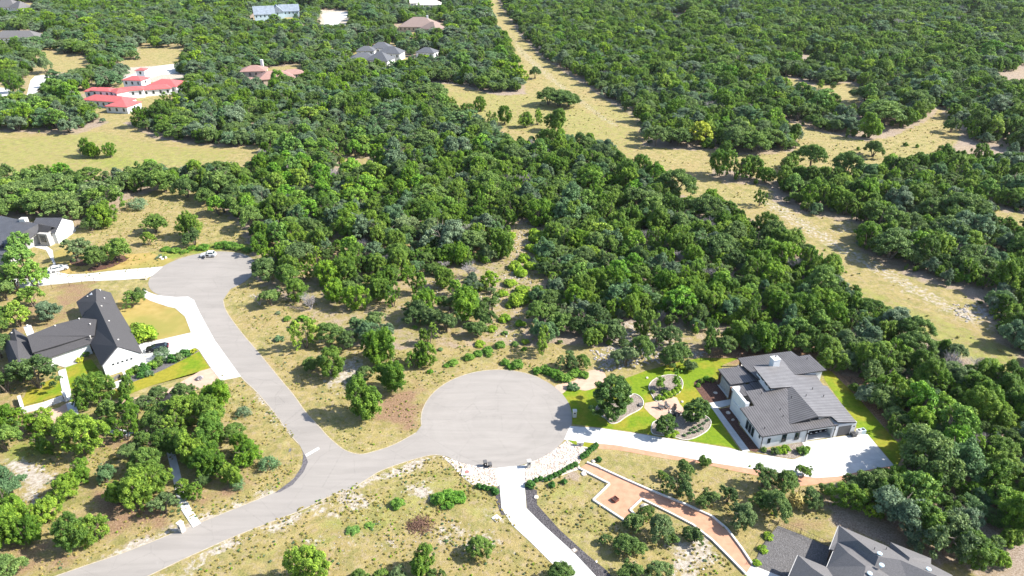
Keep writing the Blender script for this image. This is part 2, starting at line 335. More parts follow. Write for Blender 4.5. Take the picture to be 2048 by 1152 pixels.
def gravel(name, a, b, c, sc=6.0):
    t = NT(name); n = t.voro(sc, out="Color"); g = t.sep(n)[0]
    col = t.ramp(g, [(0.1, a), (0.5, b), (0.9, c)]); col = t.mix(t.ramp(t.noise(0.5, 4), [(0.4, 0.0), (0.65, 0.35)]), col, a)
    t.col(col).rough(0.95); t.bump(t.voro(sc), 0.8, 0.08); return t.m
M['gravel_dark'] = gravel("dark_gravel", (0.035, 0.032, 0.036), (0.075, 0.068, 0.072), (0.13, 0.12, 0.125), 9)
M['gravel_grey'] = gravel("grey_gravel", (0.085, 0.08, 0.08), (0.115, 0.11, 0.112), (0.16, 0.155, 0.155), 9)
M['gravel_bed'] = gravel("taupe_gravel", (0.17, 0.135, 0.11), (0.24, 0.20, 0.17), (0.33, 0.29, 0.25), 8)
M['granite'] = mat_noise("decomposed_granite", (0.38, 0.20, 0.125), (0.46, 0.255, 0.165), 0.8, bump=0.3)
M['granite_pale'] = mat_noise("pale_decomposed_granite", (0.40, 0.27, 0.20), (0.47, 0.33, 0.25), 0.8, bump=0.3)
M['mulch'] = mat_noise("dark_mulch", (0.055, 0.026, 0.020), (0.13, 0.07, 0.05), 3.0, bump=0.8)
def lawn(name, dry=0.5):
    t = NT(name); n = t.noise(0.16, 4, 0.6); m = t.noise(1.4, 4, 0.6)
    g = t.ramp(m, [(0.35, (0.105, 0.175, 0.005)), (0.65, (0.17, 0.24, 0.008))])
    y = t.ramp(m, [(0.35, (0.22, 0.19, 0.015)), (0.65, (0.30, 0.25, 0.03))])
    c = t.mix(t.ramp(n, [(dry, 0.0), (dry + 0.16, 0.9)]), g, y)
    c = t.mix(t.ramp(t.noise(12, 3), [(0.3, 0.35), (0.6, 0.0)]), c, (0.05, 0.09, 0.008))
    t.col(c).rough(0.95); t.bump(t.noise(25, 2), 0.6, 0.05); return t.m
M['lawn'] = lawn("lawn_grass", 0.47); M['lawn_dry'] = lawn("dry_lawn_grass", 0.36); M['lawn_tan'] = mat_noise("tan_lawn_grass", (0.27, 0.19, 0.055), (0.37, 0.27, 0.10), 0.35, bump=0.5, c=(0.22, 0.2, 0.05))
M['stone'] = mat_noise("cut_limestone", (0.42, 0.39, 0.33), (0.60, 0.57, 0.52), 1.4, bump=0.4)
M['rock'] = mat_noise("limestone_rock", (0.40, 0.33, 0.27), (0.66, 0.60, 0.53), 1.1, bump=0.6, obj=False)
def sheet(name, pts, z, mat, label=None, closed_smooth=0, thick=0.0, kind='structure'):
    P = UU(pts, z)
    if closed_smooth: P = catmull(P, closed_smooth, True)
    b = MB()
    if thick: b.prism(P, z - thick, z)
    else: b.prism(P, z - 0.003, z)
    o = b.build(name, mat); tag(o, label, kind=kind); return o, P
# ---------------------------------------------------------------- roads
M['edge'] = mat_noise('edge_stone', (0.30, 0.25, 0.17), (0.42, 0.37, 0.29), 1.5)
def circle_arc(cx, cy, r, a0, a1, n):
    return [(cx + r * math.cos(a0 + (a1 - a0) * i / n), cy + r * math.sin(a0 + (a1 - a0) * i / n)) for i in range(n + 1)]
def fitc(pts):
    P = np.array(UU(pts)); A = np.c_[2 * P, np.ones(len(P))]; s = np.linalg.lstsq(A, (P ** 2).sum(1), rcond=None)[0]
    return s[0], s[1], math.sqrt(s[2] + s[0] ** 2 + s[1] ** 2)
C1 = fitc([(842,846),(848,816),(867,788),(902,762),(949,745),(985,740),(1061,747),(1109,776),(1134,806),(1144,836),(1134,876),(1116,894),(1084,914),(1049,929),(992,936),(932,929)])
C2 = fitc([(292,576),(305,550),(332,530),(375,513),(437,503),(487,508),(322,588)])
def onc(c, px, py):
    x, y = U(px, py); return math.atan2(y - c[1], x - c[0])
def build_road():
    left = catmull(UU([(40,1178),(160,1136),(250,1105),(362,1061),(450,1026),(512,1001),(552,984)]), 5)
    corner = catmull(UU([(552,984),(587,957),(604,930),(606,906),(598,888)]), 5)
    roadB_l = catmull(UU([(598,888),(577,864),(545,820),(512,782),(482,753),(430,690),(400,640),(380,593)]), 5)
    a0, a1 = onc(C2, 380, 593), onc(C2, 462, 578)
    arc2 = circle_arc(*C2, a0, a1 - 2 * math.pi if a1 > a0 else a1, 60)
    roadB_r = catmull(UU([(446,600),(450,618),(462,638),(487,671),(512,700),(562,761),(587,791),(612,826),(637,853),(652,870),(667,884),(690,901),(719,909),(750,903),(790,889),(832,866)]), 5)
    a0, a1 = onc(C1, 842, 850), onc(C1, 895, 912)
    arc1 = circle_arc(*C1, a0, a1 - 2 * math.pi if a1 > a0 else a1, 80)
    right = catmull(UU([(884,911),(862,910),(812,923),(762,941),(737,956),(699,979),(662,991),(612,1016),(562,1036),(475,1070),(375,1114),(295,1152),(200,1195)]), 5)
    P = left[:-1] + corner[:-1] + roadB_l[:-1] + arc2 + roadB_r + arc1 + right
    b = MB(); b.prism(P, -0.05, 0.035); o = b.build("road", M['asphalt']); tag(o, "pale grey asphalt street with two round turning circles", kind='structure')
    # narrow flush stone ribbon along the road edge
    rb = MB()
    for line, off in ((left, 1), (roadB_r, 1), (right, 1), (arc1[:int(len(arc1) * .45)], 1), (roadB_l[:22], 1)):
        w = 0.16
        for i in range(len(line) - 1):
            a = Vector(line[i]); c = Vector(line[i + 1]); d = (c - a)
            if d.length < 1e-4: continue
            n = Vector((-d.y, d.x)).normalized()      # left of travel = outside the road
            rb.prism([tuple(a), tuple(c), tuple(c + n * w), tuple(a + n * w)], -0.02, 0.045)
    tag(rb.build("road_edging", M['edge']), "thin pale stone ribbon along the asphalt edge", kind='structure')
    q, _ = sheet("road_apron", [(549,986),(587,958),(604,932),(607,908),(603,898),(612,914),(616,924),(607,944),(585,970),(560,984)], 0.043, M['asphalt_dark'], "dark newer asphalt patch on the street corner")
    sheet("stop_line", [(611,909),(637,894),(639,898),(613,913)], 0.044, M['paint'], "white painted stop line at the junction")
build_road()
# ---------------------------------------------------------------- driveways, paths, lawns, beds
Z1, Z2, Z3, Z4 = 0.012, 0.020, 0.028, 0.034
sheet("driveway", [(1140,852),(1200,856),(1256,864),(1364,881),(1459,896),(1484,903),(1536,911),(1586,919),(1606,912),(1612,898),(1604,884),(1612,883),(1650,878),(1663,875),(1697,871),(1735,868),(1760,898),(1788,931),(1753,936),(1706,946),(1676,953),(1633,956),(1590,950),(1536,943),(1429,926),(1336,909),(1236,891),(1160,883),(1128,879)], 0.055, M['concrete'], "broad white concrete driveway leading to the grey roofed house", thick=0.06)
sheet("granite_strip", [(1196,885),(1236,891),(1336,909),(1429,926),(1536,943),(1590,950),(1633,956),(1700,946),(1753,936),(1790,931),(1796,937),(1706,956),(1640,968),(1600,972),(1536,955),(1474,943),(1399,926),(1336,918),(1236,900),(1196,897)], Z3, M['granite'], "orange crushed granite strip along the driveway")
sheet("driveway", [(993,936),(1049,930),(1049,964),(1053,1016),(1086,1049),(1149,1106),(1196,1156),(1220,1185),(1160,1185),(1111,1134),(1061,1084),(1024,1050),(1003,1016),(999,969)], 0.055, M['concrete'], "narrow white concrete driveway running down from the large turning circle", thick=0.06)
sheet("gravel_bed", [(1050,970),(1074,981),(1074,1009),(1119,1059),(1174,1109),(1214,1141),(1240,1175),(1215,1175),(1149,1106),(1086,1049),(1054,1016)], Z3, M['gravel_dark'], "dark gravel strip beside the narrow driveway")
sheet("gravel_bed", [(1003,1016),(999,969),(994,975),(990,985),(993,1005),(1003,1030),(1010,1030)], Z3, M['gravel_dark'], "small dark gravel wedge left of the narrow driveway")
sheet("rock_bed", [(884,912),(932,929),(993,936),(999,972),(972,973),(947,971),(924,954),(905,932)], Z2, M['rock'], "pale limestone rock apron left of the narrow driveway")
sheet("rock_bed", [(1049,930),(1084,914),(1116,894),(1134,880),(1150,888),(1180,893),(1172,905),(1156,928),(1160,938),(1130,948),(1099,962),(1049,966)], Z2, M['rock'], "pale limestone rock apron right of the narrow driveway")
sheet("lawn", [(1136,881),(1155,878),(1197,885),(1196,897),(1175,894),(1152,891)], Z3, M['lawn'], "small green lawn strip with a white block beside the driveway")
sheet("granite_patio", [(1174,926),(1199,936),(1249,959),(1299,981),(1374,1011),(1424,1034),(1454,1059),(1484,1099),(1504,1129),(1491,1149),(1459,1116),(1424,1081),(1386,1051),(1344,1029),(1284,999),(1260,1021),(1274,1034),(1258,1048),(1186,1001),(1219,969),(1159,938)], 0.04, M['granite'], "orange crushed granite path widening to a patio", thick=0.05)
sheet("driveway", [(1504,1129),(1520,1136),(1560,1152),(1600,1190),(1480,1190),(1491,1149)], 0.04, M['concrete'], "white concrete pad at the foot of the granite path", thick=0.05)
sheet("gravel_yard", [(1556,1051),(1600,1068),(1661,1095),(1720,1152),(1600,1172),(1560,1152),(1509,1131),(1520,1095)], Z2, M['gravel_grey'], "dark grey gravel yard beside the shingled house")
sheet("driveway", [(288,578),(297,584),(310,589),(328,592),(352,594),(376,593),(388,600),(400,626),(430,681),(482,753),(442,761),(422,736),(398,700),(390,695),(350,711),(320,722),(290,735),(262,735),(240,705),(277,688),(330,677),(382,665),(370,633),(350,616),(335,613),(300,601),(285,593)], 0.055, M['concrete'], "white concrete driveway and apron of the dark roofed white house", thick=0.06)
sheet("driveway", [(326,533),(306,550),(293,556),(237,560),(175,562),(105,569),(60,574),(-60,590),(-60,545),(20,560),(84,545),(107,528),(92,500),(60,492),(60,480),(82,484),(105,500),(108,520),(120,545),(140,549),(175,547),(250,539),(300,535)], 0.055, M['concrete'], "long white concrete driveway entering the small turning circle", thick=0.06)
sheet("lawn", [(300,600),(335,612),(350,616),(370,633),(383,664),(330,676),(290,684),(262,665),(248,640),(235,618),(236,600),(262,598),(288,594)], Z1, M['lawn_tan'], "tan dry lawn between the white house and its driveway")
sheet("lawn", [(398,703),(422,740),(425,735),(300,772),(255,790),(225,800),(222,785),(262,765),(330,738)], Z1, M['lawn_dry'], "sloping green and tan lawn below the driveway hedge", closed_smooth=0)
sheet("gravel_bed", [(398,702),(375,700),(340,708),(300,722),(262,742),(255,768),(290,755),(330,738),(380,712)], Z2, M['gravel_grey'], "grey gravel bed under the driveway shrubs")
sheet("lawn", [(128,735),(160,724),(182,718),(207,752),(212,768),(190,782),(140,777)], Z1, M['lawn'], "green lawn in the courtyard of the white house")
sheet("lawn", [(45,800),(55,780),(110,755),(122,757),(129,792),(80,805),(48,812)], Z1, M['lawn_dry'], "small lawn above the white retaining wall")
sheet("granite_path", [(225,805),(262,797),(330,782),(400,742),(422,736),(426,742),(442,762),(405,775),(340,800),(270,815),(235,822)], Z2, M['granite_pale'], "pale pink granite path below the sloping lawn")
sheet("granite_path", [(75,826),(118,815),(135,805),(146,830),(150,850),(110,852),(80,840)], Z1, M['granite_pale'], "pale granite path under the white retaining wall")
sheet("lawn", [(130,550),(140,547),(250,538),(300,534),(326,532),(350,520),(300,505),(240,510),(190,500),(140,490),(108,505),(112,530)], Z1, M['lawn_tan'], "tan lawn with mulch beds by the small turning circle")
sheet("mulch_bed", [(178,543),(180,535),(210,525),(235,512),(250,512),(257,518),(240,527),(215,537)], Z2, M['mulch'], "reddish brown mulch bed under the two rear oaks", closed_smooth=4)
sheet("mulch_bed", [(140,520),(160,518),(178,525),(170,532),(145,530)], Z2, M['mulch'], "round mulch bed under the nearest oak", closed_smooth=4)
# the garden in front of the right hand house
sheet("lawn", [(1122,788),(1134,806),(1144,836),(1145,848),(1256,862),(1364,879),(1459,894),(1480,901),(1425,818),(1392,765),(1440,758),(1445,730),(1480,716),(1400,716),(1340,728),(1290,742),(1264,752),(1200,775),(1170,782),(1140,776)], Z1, M['lawn'], "bright green and yellow front lawn beside the large turning circle")
sheet("lawn", [(1640,738),(1662,742),(1720,800),(1790,880),(1815,900),(1792,935),(1760,896),(1735,868),(1718,866),(1710,845),(1650,760)], Z1, M['lawn'], "shaded green side lawn behind the right hand house")
sheet("granite_path", [(1110,772),(1135,765),(1150,760),(1163,748),(1185,740),(1205,742),(1212,756),(1200,770),(1178,780),(1163,780),(1140,776),(1122,788)], Z2, M['granite_pale'], "pale pink granite path from the large turning circle into the lawn", closed_smooth=4)
bedA, bedAp = sheet("gravel_bed", [(1190,823),(1210,836),(1222,847),(1236,845),(1255,832),(1278,820),(1287,808),(1282,795),(1268,788),(1255,795),(1225,803),(1200,808)], Z3, M['gravel_bed'], "taupe gravel bed round the big leaning oak", closed_smooth=5)
bedB, bedBp = sheet("gravel_bed", [(1300,783),(1298,772),(1307,760),(1325,752),(1345,750),(1360,755),(1366,768),(1360,784),(1345,792),(1325,801),(1312,802)], Z3, M['gravel_bed'], "taupe gravel island bed with saplings and clipped grasses", closed_smooth=5)
bedC, bedCp = sheet("gravel_bed", [(1304,850),(1312,842),(1335,835),(1370,828),(1395,828),(1416,835),(1422,848),(1410,865),(1375,880),(1340,872),(1306,868)], Z3, M['gravel_bed'], "taupe gravel bed under the two elms", closed_smooth=5)
sheet("granite_patio", [(1290,806),(1312,802),(1325,801),(1345,793),(1354,795),(1360,808),(1367,816),(1372,828),(1345,838),(1315,840),(1300,828),(1288,815)], 0.024, M['granite_pale'], "pale pink granite sitting area with a ring of garden chairs")
sheet("gravel_bed", [(1388,768),(1398,758),(1425,756),(1432,762),(1455,800),(1440,806),(1415,806),(1400,788)], Z3, M['mulch'], "planting bed in dark painted shade under the corner roof", closed_smooth=4)  # mulch colour stands in for the shade of the roof
sheet("gravel_bed", [(1437,818),(1470,812),(1478,850),(1518,898),(1512,905),(1492,898)], Z3, M['mulch'], "planting bed in dark painted shade along the left wall of the right hand house")  # dark colour stands in for the house's shadow on gravel
sheet("path", [(1412,807),(1468,797),(1472,806),(1436,816),(1500,902),(1487,905),(1425,818)], 0.04, M['concrete'], "pale concrete walk leading to the front door", thick=0.05)
sheet("gravel_bed", [(1512,903),(1560,893),(1605,884),(1613,896),(1608,908),(1588,917),(1545,912)], Z3, M['gravel_bed'], "planting bed with yellow and green shrubs before the front wall", closed_smooth=0)
# the white limestone walk on the left lots
def strip_px(pts, w, z, mat, name, label, th=0.25):
    P = [Vector(p) for p in UU(pts)]; b = MB()
    for i in range(len(P) - 1):
        d = (P[i + 1] - P[i]); n = Vector((-d.y, d.x)).normalized() * w / 2; e = d.normalized() * 0.0
        b.prism([tuple(P[i] + n), tuple(P[i] - n), tuple(P[i + 1] - n), tuple(P[i + 1] + n)], -0.05, z + 0.003 * i)
    return tag(b.build(name, mat), label, kind='structure')
strip_px([(124,740),(137,801)], 1.5, 0.12, M['limestone'], "path", "white limestone stepped walk through the courtyard lawn")
strip_px([(141,805),(156,855)], 1.6, 0.10, M['limestone'], "path", "white limestone walk below the courtyard gate")
strip_px([(203,856),(262,870)], 1.5, 0.10, M['limestone'], "path", "white limestone walk crossing between the junipers")
strip_px([(335,880),(352,945),(360,985),(372,1018),(394,1051)], 1.35, 0.10, M['limestone'], "path", "white limestone walk coming down to the street")
# distant pale drives
sheet("driveway", [(262,150),(290,138),(330,130),(360,128),(372,136),(350,147),(320,150),(290,158),(245,163),(235,158)], 0.02, M['concrete'], "pale drive behind the red roofed house", closed_smooth=3)
sheet("driveway", [(70,152),(136,150),(140,158),(120,170),(80,180),(60,205),(45,210),(55,185)], 0.02, M['concrete'], "pale drive left of the red roofed house", closed_smooth=3)
sheet("driveway", [(-60,178),(14,176),(16,190),(4,205),(-60,212)], 0.02, M['concrete'], "pale drive at the far left edge", closed_smooth=3)
sheet("driveway", [(645,28),(690,24),(700,30),(682,42),(664,66),(645,62),(650,42)], 0.02, M['concrete'], "pale turning area beyond the grey houses", closed_smooth=3)
# kerb edging of beds and the patio wall
def edging(P, w, h, mat, name, label, cat="edging", closed=True):
    b = MB(); n = len(P)
    for i in range(n if closed else n - 1):
        a = Vector(P[i]); c = Vector(P[(i + 1) % n]); d = c - a
        if d.length < 1e-4: continue
        q = Vector((-d.y, d.x)).normalized() * w / 2
        b.prism([tuple(a + q), tuple(a - q), tuple(c - q), tuple(c + q)], 0.0, h + 0.002 * (i % 2))
    return tag(b.build(name, mat), label, cat)
edging(bedAp, 0.16, 0.14, M['stone'], "bed_edging", "pale stone edging round the gravel bed of the big leaning oak")
edging(bedBp, 0.16, 0.14, M['stone'], "bed_edging", "pale stone edging round the island bed with saplings")
edging(bedCp, 0.16, 0.14, M['stone'], "bed_edging", "pale stone edging round the bed of the two elms")
M['curb'] = mat_noise("white_curb", (0.52, 0.49, 0.45), (0.62, 0.60, 0.57), 2.0, bump=0.2)
edging(UU([(1174,926),(1199,936),(1249,959),(1299,981),(1374,1011),(1424,1034),(1454,1059),(1484,1099),(1504,1129)]), 0.3, 0.32, M['curb'], "patio_curb", "long white curb wall on the upper side of the granite path", "curb wall", False)
edging(UU([(1159,938),(1219,969),(1186,1001),(1258,1048),(1274,1034),(1260,1021),(1284,999),(1344,1029),(1386,1051),(1424,1081),(1459,1116),(1491,1149)]), 0.3, 0.30, M['curb'], "patio_curb", "stepped white curb wall on the lower side of the granite path", "curb wall", False)
# ---------------------------------------------------------------- foliage
def leaf_mat(name, stops, trans=0.25, hue=0.0, gain=1.3):
    """stops: colours a tree of this kind can have, picked per tree"""
    t = NT(name); oi = t.n.new("ShaderNodeObjectInfo")
    c = t.ramp(oi.outputs["Random"], [(i / max(1, len(stops) - 1), tuple(min(.9, q * gain) for q in s)) for i, s in enumerate(stops)])
    tone = t.attr("tone", "Fac")
    hs = t.n.new("ShaderNodeHueSaturation"); t.l.new(c, hs.inputs["Color"]); t.l.new(tone, hs.inputs["Value"])
    t.l.new(t.math('ADD', 0.5, t.math('MULTIPLY', t.math('SUBTRACT', tone, 1.0), -0.035)), hs.inputs["Hue"])
    t.col(hs.outputs[0]); t.b.inputs["Roughness"].default_value = 0.6; t.b.inputs["Specular IOR Level"].default_value = 0.22
    tr = t.n.new("ShaderNodeBsdfTranslucent"); t.l.new(hs.outputs[0], tr.inputs[0])
    mx = t.n.new("ShaderNodeMixShader"); mx.inputs[0].default_value = trans
    t.l.new(t.b.outputs[0], mx.inputs[1]); t.l.new(tr.outputs[0], mx.inputs[2]); t.l.new(mx.outputs[0], t.n["Material Output"].inputs[0])
    return t.m
M['juniper'] = leaf_mat("juniper_foliage", [(0.040,0.085,0.008),(0.062,0.125,0.010),(0.090,0.160,0.012),(0.038,0.075,0.012),(0.115,0.180,0.020),(0.052,0.105,0.010),(0.080,0.130,0.018),(0.045,0.095,0.012)], 0.3, gain=1.9)
M['oak'] = leaf_mat("oak_foliage", [(0.060,0.10,0.022),(0.080,0.125,0.036),(0.066,0.12,0.020),(0.10,0.14,0.058),(0.055,0.095,0.026),(0.090,0.15,0.026),(0.075,0.12,0.035),(0.045,0.08,0.024)], 0.3, gain=1.75)
M['sage'] = leaf_mat("sage_oak_foliage", [(0.085,0.135,0.070),(0.12,0.165,0.095),(0.075,0.14,0.060),(0.10,0.17,0.060)], 0.3, gain=1.55)
M['bright'] = leaf_mat("bright_foliage", [(0.10,0.23,0.020),(0.15,0.26,0.030),(0.11,0.21,0.045),(0.17,0.25,0.03)])
M['lime'] = leaf_mat("lime_foliage", [(0.17,0.29,0.02),(0.21,0.31,0.03),(0.15,0.27,0.02)], 0.35)
M['yellow'] = leaf_mat("yellow_foliage", [(0.26,0.31,0.03),(0.30,0.33,0.03)], 0.3)
M['hedge'] = leaf_mat("hedge_foliage", [(0.045,0.13,0.025),(0.06,0.15,0.03)])
M['elm'] = leaf_mat("elm_foliage", [(0.055,0.11,0.022),(0.07,0.125,0.03)])
M['greybrush'] = leaf_mat("grey_brush", [(0.25,0.23,0.24),(0.30,0.28,0.30),(0.22,0.20,0.19)], 0.1)
M['strawgrass'] = leaf_mat("straw_grass", [(0.30,0.24,0.07),(0.38,0.31,0.12),(0.24,0.21,0.05),(0.20,0.21,0.05)], 0.2)
M['bark'] = mat_noise("bark", (0.085, 0.065, 0.05), (0.17, 0.14, 0.115), 6.0, obj=True, bump=0.6)
M['deadwood'] = mat_noise("dead_wood", (0.24, 0.22, 0.22), (0.38, 0.35, 0.35), 4.0, obj=True)
def leaves(rng, cen, rad, n, sx, sy, up=0.3, low=0.25, zs=1.0, tone=1.0, jit=0.75):
    """n rhombic leaf sprays over one clump"""
    d = rng.normal(size=(n, 3)); d /= np.linalg.norm(d, axis=1)[:, None]
    flip = (d[:, 2] < -0.1) & (rng.random(n) > low); d[flip, 2] *= -1
    r = rad * (0.55 + 0.5 * rng.random(n) ** 0.6)
    p = cen + d * r[:, None] * np.array([1, 1, zs])
    nn = d * 0.75 + rng.normal(size=(n, 3)) * jit * 0.75 + np.array([0, 0, up]); nn /= np.linalg.norm(nn, axis=1)[:, None]
    t = np.cross(nn, rng.normal(size=(n, 3))); 
    if up > 0.5: t = np.array([0, 0, 1.0]) + d * 0.5 + rng.normal(size=(n, 3)) * 0.35; t -= nn * (t * nn).sum(1)[:, None]
    t /= np.linalg.norm(t, axis=1)[:, None] + 1e-9
    b = np.cross(nn, t); k = (0.7 + 0.6 * rng.random(n))[:, None]
    a1 = t * sy * k; b1 = b * sx * k
    V = np.stack([p - a1, p + b1, p + a1, p - b1], 1).reshape(-1, 3)
    tn = np.repeat(tone * (0.62 + 0.76 * rng.random(n)), 4)
    return V, tn
def foliage_mesh(name, blobs, rng, mat, sx, sy, dens, up, zs, trunk=None, jit=0.75):
    Vs, Ts = [], []
    for (c, r, tone) in blobs:
        n = int(dens * r * r) + 12
        v, t = leaves(rng, np.array(c), r, n, sx, sy, up, 0.25, zs, tone, jit); Vs.append(v); Ts.append(t)
        v, t = leaves(rng, np.array(c), r * 0.5, max(4, n // 7), sx * 2.0, sy * 1.6, 0.2, 0.6, zs, tone * 0.9, jit); Vs.append(v); Ts.append(t)
    V = np.concatenate(Vs); T = np.concatenate(Ts).astype(np.float32); nq = len(V) // 4
    tv, tf = ([], []) if trunk is None else (trunk.V, trunk.F)
    allV = np.concatenate([V, np.array(tv, float).reshape(-1, 3)]); me = bpy.data.meshes.new(name)
    me.vertices.add(len(allV)); me.vertices.foreach_set("co", allV.ravel())
    li = list(range(nq * 4)); ls = list(range(0, nq * 4, 4)); off = len(V)
    for f in tf: ls.append(len(li)); li += [off + i for i in f]
    me.loops.add(len(li)); me.loops.foreach_set("vertex_index", li); me.polygons.add(len(ls)); me.polygons.foreach_set("loop_start", ls)
    me.materials.append(mat); me.materials.append(M['bark'])
    me.polygons.foreach_set("material_index", [0] * nq + [1] * len(tf)); me.update(); me.validate()
    a = me.attributes.new("tone", 'FLOAT', 'POINT'); a.data.foreach_set("value", np.concatenate([T, np.ones(len(tv), np.float32)]))
    return me
def trunk_mb(rng, h, spread, n_stem=3, r0=0.16, lean=0.3):
    b = MB(); tips = []
    for s in range(n_stem):
        a = 2 * math.pi * (s + rng.random()) / n_stem; k = lean * (0.5 + rng.random())
        p0 = (0.12 * math.cos(a), 0.12 * math.sin(a), -0.15); m = (k * math.cos(a) * h * .35, k * math.sin(a) * h * .35, h * 0.35)
        e = (spread * .45 * math.cos(a), spread * .45 * math.sin(a), h * 0.78)
        b.tube([p0, ((p0[0] + m[0]) / 2 + .05, (p0[1] + m[1]) / 2, h * .17), m, e], [r0, r0 * .8, r0 * .6, r0 * .2], 6)
        for q in range(3):
            a2 = a + rng.uniform(-1.2, 1.2); s0 = Vector(m).lerp(Vector(e), 0.15 + 0.3 * q)
            b.tube([s0, s0 + Vector((math.cos(a2) * spread * .4, math.sin(a2) * spread * .4, h * .14))], [r0 * .4, r0 * .12], 5)
    return b
def juniper_blobs(rng, Rr=2.7, H=6.4, base=1.1, n=34):
    B = []; lob = [(rng.uniform(0, 6.28), rng.uniform(0.75, 1.15)) for _ in range(5)]
    for i in range(n):
        u = (i + rng.random()) / n; z = base + (H - base) * u ** 0.85
        prof = Rr * min(1.0, (0.62 + 1.1 * u)) * math.sqrt(max(0.03, 1 - max(0, (u - 0.35) / 0.68) ** 2))
        a = rng.uniform(0, 6.28); l = 1 + 0.28 * math.sin(a * 2 + lob[0][0]) * lob[0][1] + 0.14 * math.sin(a * 5 + lob[1][0])
        rr = prof * l * (0.25 + 0.72 * rng.random() ** 0.45)
        r = rng.uniform(0.24, 0.50) * (Rr / 2.7)
        B.append(((rr * math.cos(a), rr * math.sin(a), z - 0.25 * r), r, rng.choice([0.75, 0.9, 1.0, 1.12, 1.3])))
    return B
def oak_blobs(rng, Rr=3.3, H=5.6, base=2.0, n=32):
    B = []; ph = rng.uniform(0, 6.28)
    for i in range(n):
        a = rng.uniform(0, 6.28); q = rng.random() ** 0.55
        l = 1 + 0.22 * math.sin(2 * a + ph) + 0.12 * math.sin(3 * a - ph * 2)
        rr = Rr * l * q * 0.86; z = base + (H - base) * math.sqrt(max(0.0, 1 - (q * 0.96) ** 2)) * (rng.uniform(0.35, 1.0) if rng.random() < .45 else rng.uniform(.8, 1.0))
        r = rng.uniform(0.34, 0.70) * (Rr / 3.3)
        B.append(((rr * math.cos(a), rr * math.sin(a), z - 0.3 * r), r, rng.choice([0.78, 0.92, 1.0, 1.1, 1.25])))
    return B
def multi(fn, rng, Rr, H, base, n):
    k = int(rng.integers(2, 6)); B = []; a0 = rng.uniform(0, 6.28)
    for i in range(k):
        a = a0 + 6.28 * i / k + rng.uniform(-.5, .5); f = rng.uniform(.42, .68); d = Rr * (1 - f) * rng.uniform(.75, 1.2); h = H * rng.uniform(.62, 1.05)
        for (c, r, t) in fn(rng, Rr * f, h, base * rng.uniform(.6, 1.4), max(20, int(n * f * f * 1.5))):
            B.append(((c[0] + d * math.cos(a), c[1] + d * math.sin(a), c[2]), r * rng.uniform(1.2, 1.75), t * (.92 + .16 * (i % 2))))
    return B
PROTO = {}       # kind -> list of dict(crown mesh, trunk mesh, joined mesh, R)
def add_proto(kind, mat, blobs, rng, sx, sy, dens, up, zs, th, tsp, Rr, stems=3, r0=0.16, jit=0.75):
    tb = trunk_mb(rng, th, tsp, stems, r0)
    seed = int(rng.integers(1e9))
    cm = foliage_mesh(kind + "_crown", blobs, np.random.default_rng(seed), mat, sx, sy, dens, up, zs, None, jit)
    jm = foliage_mesh(kind, blobs, np.random.default_rng(seed), mat, sx, sy, dens, up, zs, tb, jit)
    tm = bpy.data.meshes.new(kind + "_trunk"); tm.from_pydata(tb.V, [], tb.F); tm.materials.append(M['bark']); tm.update()
    PROTO.setdefault(kind, []).append(dict(c=cm, t=tm, j=jm, R=Rr))
rg = np.random.default_rng(7)
for k in range(12):
    Rr = 2.7; H = rg.uniform(4.9, 6.4); add_proto('juniper', M['juniper'], (juniper_blobs(rg, Rr, H, rg.uniform(0.5, 1.1), 130) if k % 3 == 0 else multi(juniper_blobs, rg, Rr, H, rg.uniform(0.5, 1.1), 130)), rg, 0.060, 0.14, 370, 0.8, 1.5, H, 2.2, Rr, int(rg.integers(2, 5)), 0.15)
for k in range(7):
    Rr = 3.3; H = rg.uniform(4.4, 5.8); add_proto('oak', M['oak'], (oak_blobs(rg, Rr, H, rg.uniform(0.9, 1.8), 105) if k % 3 == 0 else multi(oak_blobs, rg, Rr, H, rg.uniform(0.9, 1.8), 105)), rg, 0.085, 0.12, 260, 0.25, 0.9, H, 3.0, Rr, int(rg.integers(2, 4)), 0.2)
for k in range(4):
    Rr = 3.3; H = rg.uniform(4.8, 6.2); add_proto('sage', M['sage'], multi(oak_blobs, rg, Rr, H, rg.uniform(0.9, 1.7), 100), rg, 0.085, 0.12, 250, 0.25, 0.9, H, 3.0, Rr, 3, 0.2)
for k in range(3):
    Rr = 3.0; H = rg.uniform(5.4, 6.6); add_proto('bright', M['bright'], oak_blobs(rg, Rr, H, 1.3, 72), rg, 0.11, 0.14, 210, 0.3, 0.95, H, 2.6, Rr, 3, 0.18)
for k in range(2):
    add_proto('elm', M['elm'], juniper_blobs(rg, 3.2, 7.2, 1.3, 150), rg, 0.10, 0.24, 190, 0.3, 0.8, 7.0, 3.0, 3.2, 1, 0.2)
add_proto('lime', M['lime'], juniper_blobs(rg, 2.7, 5.6, 1.2, 90), rg, 0.12, 0.16, 200, 0.3, 0.9, 5.6, 2.2, 2.7, 2, 0.16)
add_proto('lime', M['yellow'], oak_blobs(rg, 3.0, 6.2, 1.0, 100), rg, 0.13, 0.17, 160, 0.3, 0.9, 5.6, 2.2, 3.0, 2, 0.16)
